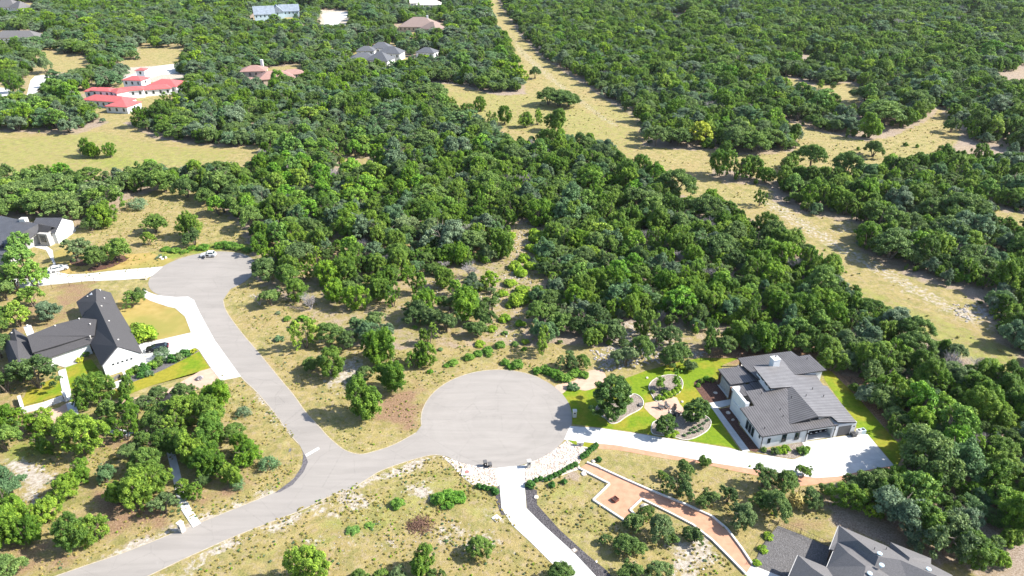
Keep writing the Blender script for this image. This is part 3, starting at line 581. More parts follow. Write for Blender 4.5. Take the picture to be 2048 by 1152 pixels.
def dead_proto():
    b = MB(); rr = random.Random(5)
    def br(p, d, L, r, lv):
        q = p + d * L; m = p + d * L * .5 + Vector((rr.uniform(-1, 1), rr.uniform(-1, 1), rr.uniform(-.3, .6))) * L * .12
        b.tube([p, m, q], [r, r * .8, r * .55], 5 if lv < 2 else 3, cap=False)
        if lv < 4:
            for _ in range(4 if lv else 5):
                nd = (d + Vector((rr.uniform(-1, 1), rr.uniform(-1, 1), rr.uniform(-.25, .7))) * 0.85).normalized()
                br(p.lerp(q, rr.uniform(.45, 1)), nd, L * rr.uniform(.55, .8), r * .5, lv + 1)
    for a in range(3): br(Vector((0, 0, -.1)), Vector((math.cos(a * 2.1) * .4, math.sin(a * 2.1) * .4, 1)).normalized(), 1.7, 0.13, 0)
    me = bpy.data.meshes.new("dead_tree"); me.from_pydata(b.V, [], b.F); me.materials.append(M['deadwood']); me.update()
    return me
DEAD = dead_proto()
# ---------------------------------------------------------------- single trees placed where the photograph shows them
# (base x, base y, crown width in photo pixels, kind)   j juniper, o oak, s pale oak, b bright tree, e elm, l lime, y yellow, d dead
HAND = [(733,832,68,'j'),(784,781,62,'j'),(667,750,54,'j'),(626,740,36,'o'),(612,696,52,'j'),(662,688,54,'o'),(697,698,40,'o'),(737,684,48,'s'),(774,673,34,'s'),(762,724,56,'j'),(832,736,42,'j'),(852,728,38,'j'),(730,764,36,'o'),(720,664,40,'s'),(752,650,38,'o'),
 (832,644,52,'o'),(862,648,44,'o'),(894,663,50,'o'),(932,638,58,'j'),(969,648,48,'o'),(952,671,42,'o'),(900,620,40,'o'),(984,622,40,'o'),(714,618,42,'j'),(787,613,40,'j'),(672,606,42,'j'),(597,601,40,'j'),(544,611,44,'o'),(622,618,38,'d'),(760,600,36,'j'),(700,596,40,'o'),
 (530,560,62,'o'),(584,556,40,'j'),(733,543,46,'j'),(632,536,36,'j'),(657,574,42,'j'),(692,568,46,'j'),(714,572,30,'o'),(610,560,34,'j'),(770,575,44,'j'),(830,585,48,'j'),(655,520,40,'o'),(560,530,44,'j'),(800,545,50,'j'),(520,610,36,'d'),
 (1086,706,46,'j'),(1134,736,46,'o'),(1166,735,34,'o'),(1184,691,42,'j'),(1074,646,56,'o'),(1116,664,58,'o'),(1164,664,60,'o'),(1194,650,54,'o'),(1130,640,44,'o'),(1100,618,50,'o'),(1249,731,56,'o'),(1284,718,54,'o'),(1348,731,62,'o'),(1314,690,50,'o'),(1379,740,32,'o'),(1290,668,48,'j'),(1340,690,48,'o'),
 (1360,712,44,'o'),(1419,702,54,'j'),(1449,708,46,'o'),(1494,702,50,'o'),(1524,702,52,'j'),(1475,690,44,'j'),(1560,700,52,'j'),(1600,706,50,'o'),(1661,741,56,'j'),(1726,803,46,'s'),(1738,762,56,'o'),(1781,843,42,'o'),(1690,735,52,'o'),(1620,700,44,'j'),
 (1221,831,90,'e'),(1390,842,52,'e'),(1329,868,44,'e'),
 (1408,931,30,'o'),(1369,951,38,'o'),(1356,991,62,'o'),(1324,958,24,'o'),(1414,1014,48,'o'),(1454,1004,44,'o'),(1481,1049,58,'o'),(1521,1016,52,'o'),(1524,976,62,'o'),(1319,1076,58,'o'),(1266,1059,48,'o'),(1211,1086,26,'o'),(1256,1106,60,'o'),(1384,1083,46,'o'),(1344,1088,32,'o'),(1261,1160,54,'o'),(1316,1158,56,'o'),(1116,1170,66,'o'),(1290,1036,36,'o'),
 (1550,1030,62,'o'),(1570,985,54,'o'),(1606,953,34,'o'),(1648,988,30,'o'),(1686,1014,54,'j'),(1620,1010,48,'o'),(1700,985,48,'o'),
 (962,1110,50,'o'),(624,1172,76,'j'),(847,1146,50,'j'),(870,1166,40,'o'),(800,1166,44,'o'),(762,1164,32,'o'),(720,1162,34,'o'),
 (155,1094,70,'j'),(188,1084,62,'j'),(100,1039,56,'j'),(140,996,56,'j'),(168,960,50,'j'),(215,964,46,'s'),(25,986,62,'s'),(15,1085,80,'j'),(62,1086,54,'j'),(8,1160,88,'o'),(45,1052,66,'j'),(10,1030,60,'j'),(175,908,84,'j'),(15,900,84,'o'),(90,905,50,'j'),
 (287,1006,74,'j'),(245,1001,56,'j'),(332,1026,66,'o'),(312,985,72,'j'),(385,998,64,'j'),(462,968,52,'j'),(425,948,66,'j'),(390,926,68,'j'),(300,941,70,'o'),(262,915,48,'o'),(497,931,52,'j'),(487,908,40,'j'),(350,908,66,'j'),(425,894,70,'j'),(350,876,62,'j'),(470,880,50,'o'),(410,966,40,'o'),
 (437,818,62,'j'),(372,798,54,'o'),(317,803,46,'o'),(287,818,40,'o'),(257,793,36,'j'),(200,803,68,'j'),(165,818,42,'j'),(232,843,66,'o'),(270,853,66,'j'),(375,848,70,'j'),(425,852,64,'j'),(325,852,70,'o'),(140,876,60,'j'),(95,862,54,'j'),(37,848,50,'j'),(70,862,34,'j'),(5,852,56,'j'),(255,880,58,'j'),(300,890,56,'o'),(405,830,50,'j'),
 (80,775,92,'o'),(50,760,60,'o'),(15,783,74,'o'),(5,715,56,'o'),(102,638,54,'s'),(41,653,54,'b'),(67,613,48,'b'),(10,658,60,'o'),(15,600,56,'o'),(267,613,44,'o'),(283,594,26,'o'),
 (237,519,58,'o'),(200,531,56,'o'),(157,522,62,'o'),(210,454,44,'j'),(185,462,38,'o'),(312,465,54,'o'),(300,490,30,'b'),(382,475,44,'j'),(390,490,42,'o'),(437,430,36,'b'),(180,313,34,'j'),(190,315,26,'j'),(222,314,26,'j'),(165,312,24,'d'),(47,512,50,'b'),(50,550,66,'b'),(37,578,56,'b'),(75,576,54,'b'),(5,578,44,'s'),
 (237,390,72,'o'),(200,410,78,'o'),(137,440,84,'o'),(87,430,88,'o'),(37,415,76,'o'),(112,390,82,'o'),(62,385,80,'o'),(175,378,74,'o'),(15,362,46,'o'),(300,372,72,'o'),(332,384,64,'o'),(5,440,60,'o'),(375,395,50,'o'),(415,408,46,'o'),(450,425,48,'o'),
 (1117,212,84,'o'),(1096,210,50,'o'),(1138,212,52,'o'),(1070,158,28,'o'),(1398,290,56,'y'),(1357,292,60,'o'),(1310,293,48,'o'),(1340,286,50,'o'),(1425,292,22,'d'),(1868,428,50,'d'),(1505,303,76,'o'),(1530,300,60,'o'),(1465,300,60,'o'),(1437,352,48,'j'),(1470,358,60,'j'),(1500,356,44,'j'),(1620,338,54,'o'),(1575,345,44,'j'),(1587,318,16,'j'),(1693,275,14,'j'),(1518,412,30,'j'),(1745,313,40,'o'),(1900,265,36,'o'),
 (960,222,28,'j'),(905,222,26,'j'),(935,240,30,'j'),(1010,248,32,'j'),(1050,255,30,'j'),(1108,262,46,'j'),(1075,250,30,'j'),(985,255,26,'j'),(1760,250,100,'o'),(1450,310,26,'j'),(1640,178,14,'j'),(1665,178,12,'j'),(1350,240,44,'j')]
LAND = [("the large turning circle",960,850),("the mailbox pillar by the large turning circle",1145,832),("the stop sign at the junction",583,920),("the mailbox pillar on the lower street",364,1060),("the mouth of the long driveway",293,560),
 ("the white house with black roof",215,735),("the white gable with five small windows",250,740),("the black car",320,700),("the car on the long driveway",120,543),("the car in the small turning circle",418,512),("the grey roofed house",1590,830),("the open garage",1640,885),
 ("the ring of garden chairs",1345,825),("the square fire pit",1230,1000),("the black bins",972,934),("the grey shingled house",1720,1120),("the gravel yard",1580,1100),("the pink granite path",1170,765),("the island bed with saplings",1335,775),
 ("the narrow white driveway",1120,1120),("the house at the left edge",60,480),("the white retaining wall",100,815),("the lower end of the limestone walk",394,1051),("the bottom edge of the photo",700,1152),("the left edge of the photo",0,1000),("the pale meadow",200,300),("the dry lot with scattered shrubs",330,440),
 ("the pink gravelly clearing",1000,600),("the grassy track",1400,360),("the red roofed house",240,215),("the left street",520,700),("the heap of brown brush",840,1050),("the courtyard lawn",165,750)]
KN = dict(j=("juniper_tree", 'juniper', "juniper"), o=("oak_tree", 'oak', "oak"), s=("oak_tree", 'sage', "oak"), b=("leafy_tree", 'bright', "leafy tree"), e=("elm_tree", 'elm', "elm"), l=("leafy_tree", 'lime', "leafy tree"), y=("leafy_tree", 'lime', "leafy tree"), d=("dead_tree", None, "dead tree"))
ADJ = dict(j="green", o="dark green", s="grey green", b="bright green", e="deep green feathery", l="lime green", y="yellow green", d="bare grey")
TREES = []       # every tree that has been placed: x, y, R
def ordinal(n): return ["closest", "second closest", "third closest", "fourth closest", "fifth closest", "sixth closest", "seventh closest", "eighth closest", "ninth closest", "tenth closest"][n - 1]
def make_tree(kind, x, y, Rr, rot, sz, label, group, rng):
    nm, pk, cat = KN[kind]
    root = empty(nm, (x, y, 0), rot, label, cat, group)
    if pk is None:
        root.name = nm; me = bpy.data.objects.new("branches", DEAD); C.objects.link(me); me.parent = root; s = Rr / 2.3; me.scale = (s, s, s * .9); return root
    lst = PROTO[pk]; pr = lst[1] if kind == 'y' else lst[0] if kind == 'l' else lst[int(rng.integers(len(lst)))]
    s = Rr / pr['R']
    for nme, me in (("trunk", pr['t']), ("crown", pr['c'])):
        o = bpy.data.objects.new(nme, me); C.objects.link(o); o.parent = root; an = float(rng.uniform(.86, 1.16)); o.scale = (s * an, s / an, s * sz * min(1, 1.7 / s))
    return root
lw = [(n, *U(a, b)) for n, a, b in LAND]
hand = []
for (px, py, w, k) in HAND:
    x, y = U(px, py); Rr = w / 2 / ppm(px, py) * (0.97 if px < 520 and py > 780 else 1.14 if 520 < px < 1000 and py > 560 else 1.02); hand.append((x, y, Rr, k, px, py, w)); TREES.append((x, y, Rr))
rg2 = np.random.default_rng(21)
kindword = lambda k: KN[k][2]
used_labels = set()
for (x, y, Rr, k, px, py, w) in hand:
    order = sorted(lw, key=lambda L: (L[1] - x) ** 2 + (L[2] - y) ** 2); best = None
    for L in order[:7]:
        same = sorted([(h[0] - L[1]) ** 2 + (h[1] - L[2]) ** 2 for h in hand if kindword(h[3]) == kindword(k)])
        r = same.index((x - L[1]) ** 2 + (y - L[2]) ** 2) + 1
        if r <= 10 and (best is None or r < best[0]): best = (r, L[0])
    size = "large" if Rr > 3.6 else "small" if Rr < 2.0 else "middling"
    if best: lab = "%s %s %s, %s to %s" % (size, ADJ[k], kindword(k), ordinal(best[0]), best[1])
    else:
        L = order[0]; dx = x - L[1]; lab = "%s %s %s well %s %s" % (size, ADJ[k], kindword(k), "right of" if dx > 0 else "left of", L[0])
    while lab in used_labels: lab += ", a near twin"
    if len(lab.split()) > 16 or len(lab.replace(',', ' ').split()) > 16: lab = lab.replace('middling ', '').replace(', a near twin', ' too').replace('the mailbox pillar by', 'the mailbox at')
    if len(lab.split()) > 16: lab = ' '.join(w_ for w_ in lab.split() if w_ not in ('the', 'dark'))
    used_labels.add(lab)
    sz = 1.0
    if k in 'js' and Rr < 2.2: sz = 1.15
    if k == 'e': sz = .82
    if w >= 80 and py < 260: sz = 1.1
    make_tree(k, x, y, Rr, float(rg2.uniform(0, 6.28)), sz * float(rg2.uniform(0.92, 1.1)), lab, "trees standing apart", rg2)
# ---------------------------------------------------------------- the woods
def zone(px, py):
    if px > 980 and py < (px - 985) * 0.63 + 20: return "in the dense wood beyond the grassy track"
    if py < 300 and px < 1000: return "among the far houses beyond the meadow"
    if px > 1560 and py > 880: return "in the wood right of the shingled house"
    if px > 1500 and py > 560: return "in the wood behind the grey roofed house"
    if px < 520 and py < 620: return "in the wood left of the small turning circle"
    if px < 1060 and py > 430: return "in the thin wood beyond the small turning circle"
    if py > 560: return "on the near edge of the central wood above the garden"
    return "in the central wood between the clearing and the grassy track"
cand = []; rw = np.random.default_rng(11)
def gen(r0, r1, cell):
    amax = R(47); n = int(r1 / cell) + 2
    gx, gy = np.meshgrid(np.arange(-n, n) * cell, np.arange(0, n) * cell)
    gx = gx + (np.arange(gx.shape[0]) % 2)[:, None] * cell * .5
    X = (gx + rw.uniform(-.38, .38, gx.shape) * cell).ravel(); Y = (gy + rw.uniform(-.38, .38, gx.shape) * cell).ravel()
    d = np.hypot(X, Y); a = np.abs(np.arctan2(X, Y)); m = (d >= r0) & (d < r1) & (a < amax) & (Y > 30)
    return X[m], Y[m]
for r0, r1, cell in ((40, 190, 4.0), (190, 330, 4.6), (330, 560, 6.0), (560, 1150, 7.4)):
    X, Y = gen(r0, r1, cell); keep = np.ones(len(X), bool)
    for kz, p in W_CLEAR.items(): keep &= polydist(X, Y, p) < -(cell * .42)
    for p, pr in W_SPARSE.values():
        i = inpoly(X, Y, p); keep &= ~(i & (rw.random(len(X)) > pr))
    X, Y = X[keep], Y[keep]
    for x, y in zip(X, Y):
        px, py = proj(x, y)
        if px > 1180 and py < 420 and math.sin(x * .043 + 1.7 * math.sin(y * .021)) + math.sin(y * .031 + 1.3 * math.sin(x * .027)) > 1.62: continue
        pat = math.sin(x * .013 + 2) + math.sin(y * .017 + x * .006) + rw.normal() * .7      # oak groves and juniper thickets
        right = px > 1000 and py < (px - 985) * 0.63 + 20
        if 540 < px < 760 and 270 < py < 430 and rw.random() < .55: k = rw.choice(['b', 's', 'o'], p=[.6, .25, .15])
        elif px < 1000 and py < 300: k = rw.choice(['o', 's', 'j', 'b'], p=[.36, .38, .22, .04])
        elif px < 520: k = rw.choice(['o', 's', 'j', 'b'], p=[.6, .1, .2, .1])
        elif right: k = rw.choice(['o', 's', 'j', 'b', 'd'], p=[.30, .24, .37, .07, .02]) if pat > -.3 else rw.choice(['j', 'o', 's', 'b'], p=[.6, .2, .14, .06])
        else: k = rw.choice(['j', 'o', 's', 'b', 'd'], p=[.60, .18, .12, .055, .045]) if pat < 0.8 else rw.choice(['j', 'o', 's', 'b', 'd'], p=[.36, .32, .19, .09, .04])
        base = cell * (0.72 if k == 'j' else 0.84); Rr = base * (rw.uniform(0.55, 1.18)) * (rw.uniform(1.3, 1.9) if (k in 'os' and rw.random() < (.16 if right else .08)) else 1)
        if k == 'd': Rr *= 0.85
        cand.append((float(x), float(y), float(Rr), str(k), px, py))
if TREES:
    T = np.array(TREES); out = []
    for c in cand:
        d = np.hypot(T[:, 0] - c[0], T[:, 1] - c[1])
        if (d < np.maximum(2.0, (T[:, 2] + c[2]) * 0.55)).any(): continue
        out.append(c)
    cand = out
cand_n = len(cand)
nvis = {'j': 300 - sum(h[3] == 'j' for h in hand), 'o': 300 - sum(h[3] in 'os' for h in hand), 'b': 110, 'd': 60}
vis = [i for i, c in enumerate(cand) if -30 < c[4] < 2078 and -10 < c[5] < 1190]
vis.sort(key=lambda i: -cand[i][2] * FPX / (cand[i][1] * CP + CAM_H * SP))
single = set()
for i in vis:
    k = 'o' if cand[i][3] == 's' else cand[i][3]
    if nvis[k] > 0: nvis[k] -= 1; single.add(i)
for i in single:
    x, y, Rr, k, px, py = cand[i]; zn = zone(px, py)
    make_tree(k, x, y, Rr, float(rw.uniform(0, 6.28)), float(rw.uniform(.88, 1.18)), "%s %s %s" % (ADJ[k], kindword(k), zn), "%s trees %s" % (kindword(k), zn), rw)
# the rest of the woods: thousands of crowns, one object
def woodland(name, items, label):
    col = bpy.data.collections.new("tree_kinds"); kinds = []
    for kk in ('juniper', 'oak', 'sage', 'bright', 'lime'):
        for i, p in enumerate(PROTO[kk]):
            if kk == 'lime' and i: continue
            o = bpy.data.objects.new("woodland_tree_%02d" % len(kinds), p['j']); col.objects.link(o); kinds.append((kk, p['R']))
    o = bpy.data.objects.new("woodland_tree_%02d" % len(kinds), DEAD); col.objects.link(o); kinds.append(('dead', 2.3))
    idx = {'j': [i for i, k in enumerate(kinds) if k[0] == 'juniper'], 'o': [i for i, k in enumerate(kinds) if k[0] == 'oak'], 's': [i for i, k in enumerate(kinds) if k[0] == 'sage'], 'b': [i for i, k in enumerate(kinds) if k[0] in ('bright', 'bright', 'lime')], 'd': [len(kinds) - 1]}
    me = bpy.data.meshes.new(name); V = [(c[0], c[1], 0) for c in items]; me.from_pydata(V, [], [])
    pick = [int(rw.choice(idx[c[3]])) for c in items]
    a = me.attributes.new("pick", 'INT', 'POINT'); a.data.foreach_set("value", pick)
    a = me.attributes.new("rot", 'FLOAT', 'POINT'); a.data.foreach_set("value", [float(v) for v in rw.uniform(0, 6.28, len(items))])
    an = rw.uniform(.82, 1.22, len(items)); sc = [(c[2] / kinds[p][1] * float(a_), c[2] / kinds[p][1] / float(a_), c[2] / kinds[p][1] * float(rw.uniform(.75, 1.15)) * (0.7 if c[2] > 6 else 0.85 if c[2] > 4.5 else 1.0)) for c, p, a_ in zip(items, pick, an)]
    a = me.attributes.new("scl", 'FLOAT_VECTOR', 'POINT'); a.data.foreach_set("vector", np.array(sc, np.float32).ravel())
    ob = bpy.data.objects.new(name, me); C.objects.link(ob)
    ng = bpy.data.node_groups.new("scatter", 'GeometryNodeTree')
    ng.interface.new_socket("Geometry", in_out='INPUT', socket_type='NodeSocketGeometry'); ng.interface.new_socket("Geometry", in_out='OUTPUT', socket_type='NodeSocketGeometry')
    n = ng.nodes; l = ng.links; gi = n.new("NodeGroupInput"); go = n.new("NodeGroupOutput"); ip = n.new("GeometryNodeInstanceOnPoints"); ci = n.new("GeometryNodeCollectionInfo")
    ci.inputs[0].default_value = col; ci.inputs[1].default_value = True; ci.inputs[2].default_value = True
    def na(nm, ty):
        x = n.new("GeometryNodeInputNamedAttribute"); x.data_type = ty; x.inputs[0].default_value = nm; return x.outputs[0]
    l.new(gi.outputs[0], ip.inputs["Points"]); l.new(ci.outputs[0], ip.inputs["Instance"]); ip.inputs["Pick Instance"].default_value = True
    l.new(na("pick", 'INT'), ip.inputs["Instance Index"]); cx = n.new("ShaderNodeCombineXYZ"); l.new(na("rot", 'FLOAT'), cx.inputs[2])
    er = n.new("FunctionNodeEulerToRotation"); l.new(cx.outputs[0], er.inputs[0]); l.new(er.outputs[0], ip.inputs["Rotation"])
    l.new(na("scl", 'FLOAT_VECTOR'), ip.inputs["Scale"]); l.new(ip.outputs[0], go.inputs[0])
    md = ob.modifiers.new("scatter", 'NODES'); md.node_group = ng
    return tag(ob, label, "woodland", kind='stuff')
rest = [c for i, c in enumerate(cand) if i not in single]
under = []       # low growth between the crowns
for c in cand:
    for _ in range(2 if c[1] < 350 else 1):
        a = rw.uniform(0, 6.28); d = c[2] * rw.uniform(.9, 1.5); x, y = c[0] + d * math.cos(a), c[1] + d * math.sin(a)
        under.append((float(x), float(y), float(rw.uniform(.7, 1.7) * (1 if c[1] < 350 else 1.6)), str(rw.choice(['j', 'o', 's', 'b'], p=[.5, .25, .2, .05])), 0, 0))
UX = np.array([u[0] for u in under]); UY = np.array([u[1] for u in under]); ok = np.ones(len(UX), bool)
for p in W_CLEAR.values(): ok &= ~inpoly(UX, UY, p)
for p, pr in W_SPARSE.values(): ok &= ~(inpoly(UX, UY, p) & (rw.random(len(UX)) < .5))
rest += [u for u, k_ in zip(under, ok) if k_]
woodland("woodland", rest, "endless oak and juniper woodland rolling away to the top of the picture")
print("trees: hand", len(hand), "single", len(single), "rest", len(rest))
# ---------------------------------------------------------------- buildings
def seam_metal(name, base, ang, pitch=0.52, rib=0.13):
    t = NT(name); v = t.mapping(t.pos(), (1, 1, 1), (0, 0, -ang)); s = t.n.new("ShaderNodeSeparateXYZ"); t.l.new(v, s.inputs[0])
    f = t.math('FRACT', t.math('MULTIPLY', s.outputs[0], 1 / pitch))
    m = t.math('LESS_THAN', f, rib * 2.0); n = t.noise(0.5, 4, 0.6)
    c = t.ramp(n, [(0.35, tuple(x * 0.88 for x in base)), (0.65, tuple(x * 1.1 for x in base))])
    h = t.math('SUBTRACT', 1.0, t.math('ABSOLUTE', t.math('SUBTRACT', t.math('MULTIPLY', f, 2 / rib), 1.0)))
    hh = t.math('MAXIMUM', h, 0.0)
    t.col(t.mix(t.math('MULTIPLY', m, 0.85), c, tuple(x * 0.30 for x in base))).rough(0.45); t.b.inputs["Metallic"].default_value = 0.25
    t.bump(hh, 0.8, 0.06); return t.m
def shingle(name, base):
    t = NT(name); br = t.n.new("ShaderNodeTexBrick"); t.l.new(t.pos(), br.inputs["Vector"]); br.inputs["Scale"].default_value = 3.0
    for i, k in ((1, .85), (2, 1.15), (3, .6)): br.inputs[i].default_value = (*[x * k for x in base], 1)
    br.inputs["Mortar Size"].default_value = 0.03
    c = t.mix(0.45, br.outputs[0], t.ramp(t.noise(5, 4, 0.7), [(0.3, tuple(x * .65 for x in base)), (0.7, tuple(x * 1.35 for x in base))]))
    t.col(c).rough(0.95); t.bump(t.noise(9, 3), 0.5, 0.03); return t.m
def tile_roof(name, base):
    t = NT(name); w = t.n.new("ShaderNodeTexWave"); w.inputs["Scale"].default_value = 1.2; w.inputs["Distortion"].default_value = 0.3; t.l.new(t.pos(), w.inputs["Vector"])
    c = t.mix(0.35, t.ramp(w.outputs[1] if len(w.outputs) > 1 else w.outputs[0], [(0.2, tuple(x * .7 for x in base)), (0.8, tuple(x * 1.15 for x in base))]), t.ramp(t.noise(0.6, 4), [(0.35, tuple(x * .8 for x in base)), (0.65, tuple(min(1, x * 1.2) for x in base))]))
    t.col(c).rough(0.75); return t.m
UA = R(12.0)
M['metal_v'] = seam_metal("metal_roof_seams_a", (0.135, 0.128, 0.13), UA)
M['metal_u'] = seam_metal("metal_roof_seams_sunlit", (0.195, 0.187, 0.19), UA + math.pi / 2)  # same metal, lightened in colour for the slope facing the sun
M['metal_u_shade'] = seam_metal("metal_roof_seams_shaded", (0.125, 0.12, 0.122), UA + math.pi / 2)  # darker copy, with the shade of the slope turned from the sun in its colour
M['stucco'] = mat_noise("white_stucco", (0.62, 0.63, 0.64), (0.70, 0.70, 0.71), 1.2, bump=0.1)
M['shade_wall'] = mat_noise("grey_shade_wall", (0.30, 0.29, 0.28), (0.42, 0.41, 0.39), 2.0, bump=0.3)  # plain grey, also standing in for shade in the porch recess
M['trim'] = mat_plain("dark_trim", (0.035, 0.033, 0.035), 0.5)
M['glass'] = mat_plain("window_glass", (0.02, 0.035, 0.04), 0.08); M['glass'].node_tree.nodes["Principled BSDF"].inputs["Specular IOR Level"].default_value = 0.8
M['garage'] = mat_plain("garage_door_paint", (0.10, 0.098, 0.10), 0.6)
M['shingle_black'] = shingle("black_shingle", (0.066, 0.064, 0.068)); M['shingle_grey'] = shingle("grey_shingle", (0.135, 0.13, 0.133)); M['shingle_slate'] = shingle("slate_shingle", (0.105, 0.11, 0.125)); M['shingle_tan'] = shingle("tan_shingle", (0.24, 0.18, 0.16))
M['tile_red'] = tile_roof("red_tile", (0.43, 0.105, 0.105)); M['tile_pink'] = tile_roof("pinkish_tile", (0.29, 0.175, 0.15)); M['metal_blue'] = mat_noise("pale_blue_roof", (0.16, 0.19, 0.23), (0.24, 0.28, 0.34), 0.6)
M['metal_far'] = seam_metal("metal_roof_seams_d", (0.105, 0.105, 0.115), R(-25), 0.5)
M['wood'] = mat_noise("stained_wood", (0.085, 0.045, 0.028), (0.14, 0.08, 0.05), 3.0)
M['bluewall'] = mat_plain("pale_blue_siding", (0.40, 0.50, 0.56), 0.7); M['tanwall'] = mat_plain("tan_stone_wall", (0.40, 0.33, 0.27), 0.8)
def offset_poly(P, d):
    """inset a polygon (counter clockwise after fixing) by d"""
    n = len(P); a = sum(P[i][0] * P[(i + 1) % n][1] - P[(i + 1) % n][0] * P[i][1] for i in range(n))
    if a < 0: P = P[::-1]
    out = []
    for i in range(n):
        p0, p1, p2 = Vector(P[i - 1]), Vector(P[i]), Vector(P[(i + 1) % n])
        e1 = (p1 - p0).normalized(); e2 = (p2 - p1).normalized(); n1 = Vector((-e1.y, e1.x)); n2 = Vector((-e2.y, e2.x))
        k = max(0.35, 1 + n1.dot(n2)); q = p1 + (n1 + n2) * d / k; out.append((q.x, q.y))
    return out
class Roof:
    """roof plane through an anchor with slopes along the house axes; corners are read off the photograph"""
    def __init__(s, conv, pts, anchor, z0, gu, gv, ang=UA):
        u = Vector((math.cos(ang), math.sin(ang), 0)); v = Vector((-math.sin(ang), math.cos(ang), 0))
        s.n = (Vector((0, 0, 1)) - u * gu - v * gv).normalized(); ax, ay = conv(*anchor); s.p0 = Vector((*U(ax, ay, z0), z0))
        s.P = [UP(*conv(*p), s.p0, s.n) for p in pts]
    def z(s, x, y): return s.p0.z - (s.n.x * (x - s.p0.x) + s.n.y * (y - s.p0.y)) / s.n.z
    def slab(s, name, mats, parent, th=0.22):
        b = MB(); P = [(p.x, p.y) for p in s.P]; b.prism(P, [p.z - th for p in s.P], [p.z for p in s.P], 0, 1); return b.build(name, mats, parent)
    def mass(s, b, inset=0.55, z0=0.0, th=0.24):
        P = offset_poly([(p.x, p.y) for p in s.P], inset); b.prism(P, z0, [s.z(x, y) - th for x, y in P])
def frame_on(p, q, base=None):
    d = (Vector((*q, 0)) - Vector((*p, 0))).normalized(); n = Vector((d.y, -d.x, 0))
    return Matrix(((d.x, -n.x, 0, p[0]), (d.y, -n.y, 0, p[1]), (0, 0, 1, 0), (0, 0, 0, 1)))    # local x along the wall, local -y outwards
def window(parent, Mx, x0, x1, z0, z1, name="window", mull=1, glass='glass', frame='trim'):
    f = MB(); w = 0.07
    f.box(x0, x1, -0.06, 0.02, z0, z0 + w, 0, Mx); f.box(x0, x1, -0.06, 0.02, z1 - w, z1, 0, Mx)
    f.box(x0, x0 + w, -0.055, 0.02, z0 + w, z1 - w, 0, Mx); f.box(x1 - w, x1, -0.055, 0.02, z0 + w, z1 - w, 0, Mx)
    for i in range(mull):
        z = z0 + (z1 - z0) * (i + 1) / (mull + 1); f.box(x0 + w, x1 - w, -0.05, 0.02, z - .03, z + .03, 0, Mx)
    fr = f.build(name, M[frame], parent); g = MB(); g.box(x0 + w, x1 - w, -0.03, 0.01, z0 + w, z1 - w, 0, Mx); g.build("pane", M[glass], fr); return fr
